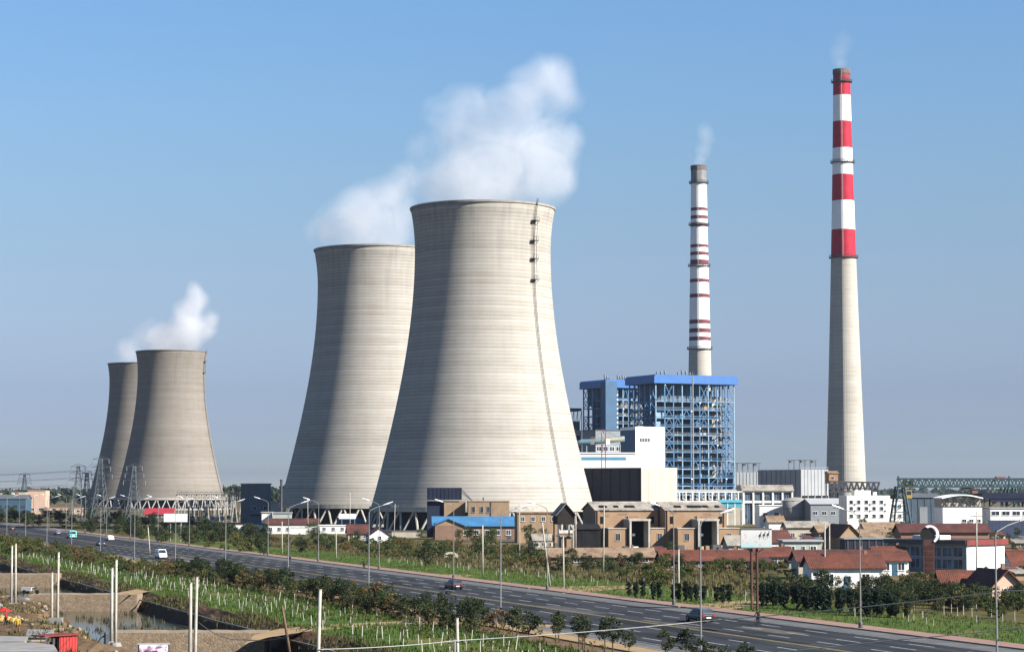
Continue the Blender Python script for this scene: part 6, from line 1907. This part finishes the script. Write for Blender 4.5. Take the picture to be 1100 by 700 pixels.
# ------------------------------------------------------------------ people
SKIN = M("skin", (.42, .26, .18), .6, .1, 8); 
def skin_body(name, parent, V, E, R, mat, sub=1):
    me = bpy.data.meshes.new(name); me.from_pydata(V, E, [])
    o = bpy.data.objects.new(name, me); COL.objects.link(o)
    if parent: o.parent = parent
    sk = o.modifiers.new("skin", 'SKIN'); sk.use_smooth_shade = True
    if not me.skin_vertices: me.skin_vertices.new(name="skin") if hasattr(me.skin_vertices, "new") else None
    if len(me.skin_vertices) == 0:
        bm = bmesh.new(); bm.from_mesh(me); bm.verts.layers.skin.verify(); bm.to_mesh(me); bm.free()
    for k, r in enumerate(R):
        d = me.skin_vertices[0].data[k]; d.radius = (r, r); d.use_root = (k == 0)
    sd = o.modifiers.new("sub", 'SUBSURF'); sd.levels = sub; sd.render_levels = sub
    me.materials.append(mat)
    return o
def person(label, loc, ang, top, trousers, pose='stand', hair=None, s=1.0, name="person"):
    t = thing(name, label, "person", loc, ang); t.scale = (s, s, s)
    # x forward, y left
    if pose == 'ride':
        hip = (-.22, 0, .95); ch = (.02, 0, 1.38); nk = (.08, 0, 1.52)
        V = [hip, (-.08, 0, 1.18), ch, nk]; R = [.15, .15, .17, .06]; E = [(0, 1), (1, 2), (2, 3)]
        for sg in (-1, 1):
            i = len(V)
            V += [(.03, sg * .17, 1.42), (.20, sg * .24, 1.20), (.42, sg * .24, 1.08), (.47, sg * .24, 1.06)]; R += [.07, .05, .04, .035]; E += [(2, i), (i, i + 1), (i + 1, i + 2), (i + 2, i + 3)]
            i = len(V); up = .12 if sg > 0 else 0
            V += [(-.18, sg * .10, .90), (.16, sg * .11, .74 + up), (.02, sg * .11, .38 + up), (.14, sg * .11, .32 + up)]; R += [.10, .07, .05, .04]; E += [(0, i), (i, i + 1), (i + 1, i + 2), (i + 2, i + 3)]
        hd = (.12, 0, 1.66)
    else:
        V = [(0, 0, .92), (0, 0, 1.15), (0, 0, 1.38), (.01, 0, 1.52)]; R = [.14, .13, .16, .055]; E = [(0, 1), (1, 2), (2, 3)]
        for sg in (-1, 1):
            i = len(V); fw = .14 if sg > 0 else -.04
            V += [(0, sg * .19, 1.42), (fw * .3, sg * .25, 1.14), (fw + .08, sg * .24, .90), (fw + .1, sg * .24, .82)]; R += [.07, .05, .04, .035]; E += [(2, i), (i, i + 1), (i + 1, i + 2), (i + 2, i + 3)]
            i = len(V); st = .16 * sg
            V += [(0, sg * .10, .88), (st * .5, sg * .11, .48), (st, sg * .11, .08), (st + .13, sg * .11, .04)]; R += [.10, .065, .05, .04]; E += [(0, i), (i, i + 1), (i + 1, i + 2), (i + 2, i + 3)]
        hd = (.03, 0, 1.65)
    b = skin_body("body", t, V, E, R, top)
    m = MB(); n = 10
    for k in range(7):
        a = math.pi * k / 6; rr = math.sin(a)
        for j in range(n):
            c = 2 * math.pi * j / n
            m.v.append((hd[0] + .095 * rr * math.cos(c), hd[1] + .078 * rr * math.sin(c), hd[2] - .115 * math.cos(a)))
    for k in range(6):
        for j in range(n): m.f.append((k * n + j, k * n + (j + 1) % n, (k + 1) * n + (j + 1) % n, (k + 1) * n + j)); m.m.append(0)
    m.box((hd[0] + .08, -.014, hd[2] - .03), (hd[0] + .115, .014, hd[2] + .015)); m.tube([(hd[0] - .02, 0, hd[2] - .17), (hd[0], 0, hd[2] - .05)], .05, 8)
    h = m.build("head", [SKIN], t, smooth=True)
    hr = MB()
    for k in range(5):
        a = math.pi * (.42 + .58 * k / 4); rr = math.sin(a)
        for j in range(n):
            c = 2 * math.pi * j / n
            hr.v.append((hd[0] - .012 + .102 * rr * math.cos(c), .086 * rr * math.sin(c), hd[2] + .006 - .125 * math.cos(a)))
    for k in range(4):
        for j in range(n): hr.f.append((k * n + j, k * n + (j + 1) % n, (k + 1) * n + (j + 1) % n, (k + 1) * n + j)); hr.m.append(0)
    hr.build("hair", [hair or M("black_hair", (.012, .01, .009), .6, .2, 5)], t, smooth=True)
    # trousers wrap the legs of the same pose
    li = [i for i in range(len(V)) if V[i][2] < .93 and abs(V[i][1]) < .15]
    V2, E2, R2 = [V[0]], [], [R[0] * 1.05]
    for g0 in range(1, len(li), 4):
        idx = li[g0:g0 + 3]; prev = 0
        for i in idx:
            V2.append(V[i]); R2.append(R[i] * 1.18); E2.append((prev, len(V2) - 1)); prev = len(V2) - 1
    skin_body("trousers", t, V2, E2, R2, trousers)
    return t
def bicycle(label, loc, ang):
    t = thing("bicycle", label, "bicycle", loc, ang)
    fm = M("bicycle_black", (.02, .02, .022), .5, .2)
    wm = MB().tube([(.33 * math.cos(2 * math.pi * k / 24), 0, .33 * math.sin(2 * math.pi * k / 24)) for k in range(25)], .025, 6, caps=False)
    for k in range(8): wm.tube([(0, 0, 0), (.33 * math.cos(math.pi * k / 4), 0, .33 * math.sin(math.pi * k / 4))], .006, 4)
    me = wm.mesh("wheel", [RUBBER])
    for x in (-.52, .54): obj("wheel", me, t, (x, 0, .35))
    f = MB()
    for a, b_ in (((-.52, 0, .35), (-.05, 0, .32)), ((-.05, 0, .32), (.38, 0, .82)), ((-.05, 0, .32), (-.22, 0, .86)), ((-.22, 0, .80), (.36, 0, .84)), ((-.52, 0, .35), (-.21, 0, .78)), ((.54, 0, .35), (.36, 0, .95))): f.tube([a, b_], .022, 6)
    f.build("frame", [fm], t)
    MB().tube([(.36, 0, .95), (.34, 0, 1.04)], .02, 6).tube([(.46, -.26, 1.05), (.34, -.1, 1.05), (.34, .1, 1.05), (.46, .26, 1.05)], .016, 6).build("handlebar", [fm], t)
    MB().prism([(-.36, .86), (-.06, .88), (-.04, .91), (-.34, .93)], -.09, .09).build("saddle", [RUBBER], t)
    MB().box((-.07, -.13, .19), (.03, -.06, .22)).box((-.07, .06, .43), (.03, .13, .46)).tube([(-.05, 0, .32), (-.03, -.1, .2)], .014, 5).tube([(-.05, 0, .32), (-.03, .1, .44)], .014, 5).build("pedals", [fm], t)
    return t
dk = M("dark_jacket", (.02, .022, .028), .9, .2, 3); dk2 = M("dark_trousers", (.018, .018, .022), .9, .2, 3)
pl = ug(814.5, 671)
bicycle("bicycle ridden along the far side of the road at the right", pl, AWAY)
person("person in dark clothes riding a bicycle on the road at the right", pl, AWAY, dk, dk2, 'ride')
pl = ug(391, 610.5)
bicycle("bicycle ridden by the far kerb in the middle of the picture", pl, AWAY)
person("person in dark clothes riding a bicycle by the far kerb, mid picture", pl, AWAY, M("brown_jacket", (.06, .035, .025), .9, .2), dk2, 'ride')
person("person in dark clothes walking on the far footway at the left", ug(168, 581), AWAY, dk, dk2)
person("person walking on the far footway below the long white cottage", ug(311.5, 603), AWAY, M("grey_jacket", (.10, .10, .11), .9, .2), dk2)

# ------------------------------------------------------------------ dirt lot at the lower left
person("person in a yellow top standing in the dirt lot", ug(19, 679.5), math.radians(-60), M("yellow_shirt", (.55, .36, .05), .9, .15), M("ochre_trousers", (.22, .13, .05), .9, .2), s=1.0)
person("person in a red top at the left edge of the dirt lot", ug(6, 672), math.radians(10), M("red_shirt", (.50, .03, .03), .9, .15), dk2)
t = thing("red_umbrella", "red sunshade open at the left edge of the dirt lot", "umbrella", ug(4, 670))
z = uy(4, 656, t.location.y).z
m = MB(); n = 10
prof = [(.01, z + .4), (.5, z + .28), (.9, z)]
m.lathe(prof + [(.88, z - .03), (.48, z + .24), (.01, z + .36)], 10).build("canopy", [M("red_cloth", (.55, .03, .03), .8, .15)], t); bar("pole", t, GALV, (0, 0, 0), (0, 0, z + .5), .025, 6)
for k in range(5):
    a = ug(-4 + k * 6.2, 668 + k * .6)
    t = thing("tarped_heap", "%s" % ["yellow tarped heap cut by the left edge of the dirt lot", "second yellow tarped heap from the left edge", "yellow tarped heap in the middle of the short row", "fourth yellow tarped heap from the left edge", "yellow tarped heap at the right end of the short row"][k], "heap", a, rnd.uniform(-.3, .3), "yellow tarped heaps")
    m = MB(); q = random.Random(k)
    sec = []
    for x, w, h in ((-.55, .25, .3), (-.4, .42, .7), (.0, .5, .95 - .08 * k), (.35, .45, .75), (.55, .2, .3)):
        sec.append([(x, -w, 0), (x, -w * .8, h * .6), (x, -w * .25, h + q.uniform(-.05, .05)), (x, w * .3, h), (x, w * .85, h * .5), (x, w, 0)])
    lo = loft(sec); lo.build("tarp", [M("yellow_tarp", (.62, .42, .13), .8, .2, 1.5)], t, smooth=True)
    bar("rope", t, WIREDK, (-.1, -.5, .02), (-.1, -.25, .85 - .08 * k), .02, 5)
# grey slab roofs
def slab_roof(label, pts, z, th=.35):
    P = [ug(x, y, z) for x, y in pts]
    o = thing("cement_roof", label, "roof", (P[0].x, P[0].y, 0), 0, "flat cement roofs in the dirt lot")
    v = [(p.x - P[0].x, p.y - P[0].y) for p in P]
    m = MB(); n = len(v)
    m.v = [(a, b_, z - th) for a, b_ in v] + [(a, b_, z) for a, b_ in v]
    m.f = [tuple(range(n)), tuple(range(2 * n - 1, n - 1, -1))] + [(k, (k + 1) % n, n + (k + 1) % n, n + k) for k in range(n)]; m.m = [0] * len(m.f)
    m.build("slab", [SLAB], o)
    cx = sum(a for a, _ in v) / n; cy = sum(b_ for _, b_ in v) / n
    m = MB(); w = [(a * .96 + cx * .04, b_ * .96 + cy * .04) for a, b_ in v]
    m.v = [(a, b_, -.2) for a, b_ in w] + [(a, b_, z - th - .003) for a, b_ in w]; m.f = [(k, (k + 1) % n, n + (k + 1) % n, n + k) for k in range(n)]; m.m = [0] * len(m.f)
    m.build("wall", [CREAM], o)
    return o
slab_roof("flat grey cement roof cut by the left edge of the dirt lot", [(-20, 688), (26, 688), (30, 683), (-20, 682)], 1.6)
slab_roof("long flat grey cement roof in the bottom left corner", [(-20, 699), (62, 699), (58, 692), (36, 689.5), (-20, 690)], 2.0)
slab_roof("low grey slab beside the pair of white poles in the dirt lot", [(28, 681), (56, 681), (58, 676), (30, 675)], .8, .3)
# red shed
t = thing("red_shed", "small bright red shed with a black open front in the dirt lot", "shed", ug(63, 703), math.radians(48))
sR = ug(63, 703).y / F
Wd, Dp, Hh = 15.5 * sR / math.cos(math.radians(48)), 12 * sR / .74, 20 * sR
RS = M("red_shed_paint", (.48, .025, .02), .6, .15, 1.0, stain=.2)
box("side_wall", t, RS, (Wd - .02, 0, -.3), (Wd + .08, Dp, Hh)); box("back_wall", t, RS, (0, Dp - .1, -.3), (Wd - .03, Dp, Hh)); box("front_sheet", t, RS, (0, -.08, -.3), (Wd, 0, Hh))
box("black_front", t, DARKIN, (-.10, .05, -.2), (-.02, Dp - .15, Hh - .1))
box("roof", t, M("dull_red_sheet", (.24, .05, .04), .7, .2), (-1.8, -.3, Hh + .005), (Wd + .25, Dp + .3, Hh + .12)); 
for k in range(3): box("white_sign", t, WHITE, (-.16, .4 + k * .55, .9 + .25 * (k % 2)), (-.105, .7 + k * .55, 1.5))
for k in range(6): box("sheet_rib", t, RS, (k * Wd / 6 + .1, -.13, -.2), (k * Wd / 6 + .2, -.083, Hh - .05))
# sapling in the lot
p = ug(43, 697); KINDS['lot'] = [(trunk_mesh("trunk", 91, .9, .05, BARK, 7, 1.0, 1.6), crown_mesh("crown", 91, 1.0, 1.0, 1.8, LEAF_MD, 14, 16, .14))]
plant('lot', p.x, p.y, 1.05, "thin sparse young tree before the grey roofs in the dirt lot", "tree", None, "young_tree")
# printed board at the bottom edge
t = thing("photo_board", "dark board printed with white and pink shapes at the bottom edge", "signboard", ug(148, 712), math.radians(3))
w = ug(181.5, 712).x - t.location.x; z1 = uy(150, 690.5, t.location.y).z
def print_mat():
    m, N, L, P = base_mat("pictured_print")
    tc = N.new("ShaderNodeTexCoord")
    a = noise(N, L, 1.6, 5, tc.outputs["Object"]); b_ = noise(N, L, 2.2, 3, tc.outputs["Object"])
    c = ramp(N, L, a, [(.40, (.03, .03, .05)), (.48, (.25, .22, .28)), (.54, (.75, .70, .75)), (.7, (.85, .85, .85))])
    L.new(mixc(N, L, ramp(N, L, b_, [(.5, (0, 0, 0)), (.62, (.6, .6, .6))]), c, (.45, .18, .34)), P.inputs["Base Color"]); P.inputs["Roughness"].default_value = .4
    return m
MB().box((.12, -.05, .5), (w - .12, .02, z1 - .12)).build("print", [print_mat()], t)
box("frame", t, STEEL, (0, 0, .38), (w, .1, z1 - .01)); box("frame_top", t, LAMPW, (-.03, -.06, z1 - .11), (w + .03, .12, z1))
for x in (.2, w - .2): bar("post", t, STEEL, (x, .15, -.3), (x, .15, z1 - .2), .05, 6)
# rubble and debris: stones, tarpaulin, a black hand pump
t = thing("hand_pump", "black hand pump with a bent arm between the twin poles and the red shed", "pump", ug(114, 694))
MB().tube([(0, 0, -.1), (0, 0, 1.2)], .22, 8).build("barrel", [STEEL], t); MB().tube([(0, 0, 1.1), (-.5, 0, .85), (-.8, 0, .35), (-1.15, 0, .2)], .09, 6).build("arm", [STEEL], t); MB().lathe([(.01, 1.2), (.26, 1.2), (.2, 1.35), (.01, 1.4)], 8).build("head", [STEEL], t)
t = thing("motor_tricycle", "small pale motor tricycle parked by the channel's near bank", "tricycle", ug(31, 637.5), math.radians(-12))
MB().prism([(-.9, .45), (.5, .45), (.6, .95), (-1.0, .95)], -.5, .5).build("cargo_box", [M("pale_cargo_paint", (.60, .62, .64), .6, .1)], t)
MB().tube([(.5, 0, .6), (.95, 0, .65), (1.15, 0, .95), (1.0, 0, 1.1)], .06, 6).build("frame", [STEEL], t); MB().prism([(.55, .75), (.95, .75), (.9, .9), (.6, .9)], -.15, .15).build("saddle", [RUBBER], t)
wm = MB().lathe([(.05, -.05), (.30, -.06), (.30, .06), (.05, .05)], 14).mesh("wheel", [RUBBER])
for q in ((-.5, .55, .3), (-.5, -.55, .3), (1.25, 0, .3)): obj("wheel", wm, t, q, (math.pi / 2, 0, 0))
q = random.Random(5)
st_me = []
for k in range(4):
    m = MB(); bm = bmesh.new(); bmesh.ops.create_icosphere(bm, subdivisions=1, radius=.5)
    for v in bm.verts: v.co = Vector((v.co.x * q.uniform(.7, 1.3), v.co.y * q.uniform(.7, 1.3), v.co.z * q.uniform(.5, .9)))
    me = bpy.data.meshes.new("boulder"); bm.to_mesh(me); bm.free(); me.materials.append(SLAB if k % 2 else STONE); st_me.append(me)
for k in range(46):
    Y = q.uniform(200, 330); c = near_top(Y) + q.uniform(-6, 3.5)
    p = road_pt(c, Y, ground_z(c, Y) + .1)
    s = q.uniform(.3, .9)
    tag(obj("boulder", st_me[k % 4], None, p, (0, 0, q.uniform(0, 6)), (s, s, s)), "loose pale stone on the channel's near bank by the dirt lot", "stone", "loose stones by the dirt lot")

# ------------------------------------------------------------------ steam and smoke
def plume(name, label, balls, dens, nscale=.05, amp=.75, thr=.12, cat="steam", col=(.97, .97, .98), aniso=.25, step=1.0):
    bm = bmesh.new()
    for (x, y, z, r, w) in balls:
        bmesh.ops.create_icosphere(bm, subdivisions=3, radius=r * 1.0, matrix=Matrix.Translation((x, y, z)))
    me = bpy.data.meshes.new(name); bm.to_mesh(me); bm.free()
    o = obj(name, me)
    md = o.modifiers.new("remesh", 'REMESH'); md.mode = 'VOXEL'; md.voxel_size = max(.6, max(b_[3] for b_ in balls) / 7)
    dg = bpy.context.evaluated_depsgraph_get()
    me2 = bpy.data.meshes.new_from_object(o.evaluated_get(dg)); o.modifiers.clear(); o.data = me2; me2.name = name
    m = bpy.data.materials.new(name + "_volume"); m.use_nodes = True
    N, L = m.node_tree.nodes, m.node_tree.links; N.clear()
    out = N.new("ShaderNodeOutputMaterial"); vol = N.new("ShaderNodeVolumePrincipled")
    vol.inputs["Color"].default_value = (*col, 1); vol.inputs["Anisotropy"].default_value = aniso
    g = N.new("ShaderNodeNewGeometry"); tot = None
    n1 = N.new("ShaderNodeTexNoise"); n1.inputs["Scale"].default_value = nscale; n1.inputs["Detail"].default_value = 6; n1.inputs["Roughness"].default_value = .65; n1.inputs["Distortion"].default_value = .6
    L.new(g.outputs["Position"], n1.inputs["Vector"])
    for (x, y, z, r, w) in balls:
        d = N.new("ShaderNodeVectorMath"); d.operation = 'DISTANCE'; d.inputs[1].default_value = (x, y, z); L.new(g.outputs["Position"], d.inputs[0])
        mr = N.new("ShaderNodeMapRange"); mr.interpolation_type = 'SMOOTHSTEP'
        mr.inputs["From Min"].default_value = r; mr.inputs["From Max"].default_value = 0.0; mr.inputs["To Min"].default_value = 0.0; mr.inputs["To Max"].default_value = w
        L.new(d.outputs["Value"], mr.inputs["Value"])
        tot = mr.outputs[0] if tot is None else math_n(N, L, 'MAXIMUM', tot, mr.outputs[0]) if False else (mr.outputs[0] if tot is None else math_n(N, L, 'ADD', tot, mr.outputs[0]))
    tot = math_n(N, L, 'MINIMUM', tot, 1.0)
    nn = math_n(N, L, 'MULTIPLY', math_n(N, L, 'SUBTRACT', n1.outputs["Fac"], .5), amp * 2)
    f = math_n(N, L, 'SUBTRACT', math_n(N, L, 'MULTIPLY', tot, math_n(N, L, 'ADD', nn, .75)), thr)
    f = math_n(N, L, 'MAXIMUM', math_n(N, L, 'MULTIPLY', f, dens), 0.0)
    L.new(f, vol.inputs["Density"]); L.new(vol.outputs[0], out.inputs["Volume"])
    m.cycles.volume_step_rate = step
    me2.materials.clear(); me2.materials.append(m)
    return tag(o, label, cat, None, "stuff" if cat is None else None)
def balls_at(Y, lst):
    s = Y / F; r_ = []
    for (px, py, rp, w) in lst:
        p = uy(px, py, Y); r_.append((p.x, p.y + rnd.uniform(-4, 4), p.z, rp * s, w))
    return r_
plume("steam_plume", "big white steam plume drifting up right from the nearest cooling tower", balls_at(800, [
    (518, 214, 74, .75), (470, 196, 44, .9), (520, 190, 55, 1.0), (572, 182, 56, 1.0), (590, 200, 42, .8), (500, 160, 48, .9), (548, 150, 52, 1.0), (592, 145, 42, .9), (478, 140, 36, .55), (520, 118, 44, .8), (565, 105, 46, .85), (598, 92, 34, .8), (492, 108, 36, .5), (585, 76, 34, .7), (602, 72, 28, .6), (560, 88, 30, .5), (614, 110, 28, .55), (612, 150, 28, .7), (606, 192, 26, .7), (610, 172, 24, .6), (465, 118, 30, .4), (448, 160, 26, .5)]), .088, .07, 1.3, .12)
plume("steam_plume", "steam cloud over the second big tower, left of the large plume", balls_at(941, [
    (402, 260, 66, .75), (355, 246, 32, .8), (385, 236, 40, .95), (425, 232, 42, .9), (398, 212, 36, .8), (430, 200, 36, .75), (375, 216, 30, .5), (440, 184, 26, .5), (342, 250, 26, .7), (350, 228, 24, .4)]), .075, .07, 1.3, .12)
plume("steam_plume", "small bright steam plume rising from the front small tower", balls_at(1640, [
    (182, 376, 42, .9), (178, 362, 24, 1.0), (204, 354, 30, 1.0), (222, 352, 20, .9), (200, 336, 24, 1.0), (212, 322, 20, .95), (208, 310, 14, .9), (228, 340, 14, .6), (165, 368, 18, .8)]), .14, .06, 1.15, .12)
plume("steam_plume", "faint steam over the hindmost small tower", balls_at(1800, [
    (140, 384, 26, .8), (135, 374, 18, .8), (150, 360, 20, .7), (162, 350, 16, .6)]), .05, .05, 1.0, .12)
plume("smoke_wisp", "faint smoke wisp leaving the slim striped chimney", balls_at(1290, [(752, 174, 11, .9), (756, 162, 15, .7), (759, 150, 17, .5), (757, 138, 16, .45)]), .075, .09, .8, .1, "smoke")
plume("smoke_wisp", "barely visible smoke above the tall red and white chimney", balls_at(1200, [(903, 70, 11, .8), (900, 60, 17, .6), (906, 44, 24, .45)]), .045, .09, .8, .1, "smoke", (.92, .90, .87))

# ------------------------------------------------------------------ haze
hz = box("haze", None, ASPH, (-34000, -2000, -6), (34000, 34000, 262))
hz.data = hz.data.copy(); hz.data.materials.clear()
hm = bpy.data.materials.new("pale_haze"); hm.use_nodes = True
N, L = hm.node_tree.nodes, hm.node_tree.links; N.clear()
out = N.new("ShaderNodeOutputMaterial"); vol = N.new("ShaderNodeVolumePrincipled")
vol.inputs["Color"].default_value = (.27, .335, .44, 1); vol.inputs["Density"].default_value = .00005; vol.inputs["Anisotropy"].default_value = .2
L.new(vol.outputs[0], out.inputs["Volume"]); hz.data.materials.append(hm)
tag(hz, "thin pale blue haze filling the air over the plain", None, None, "stuff")
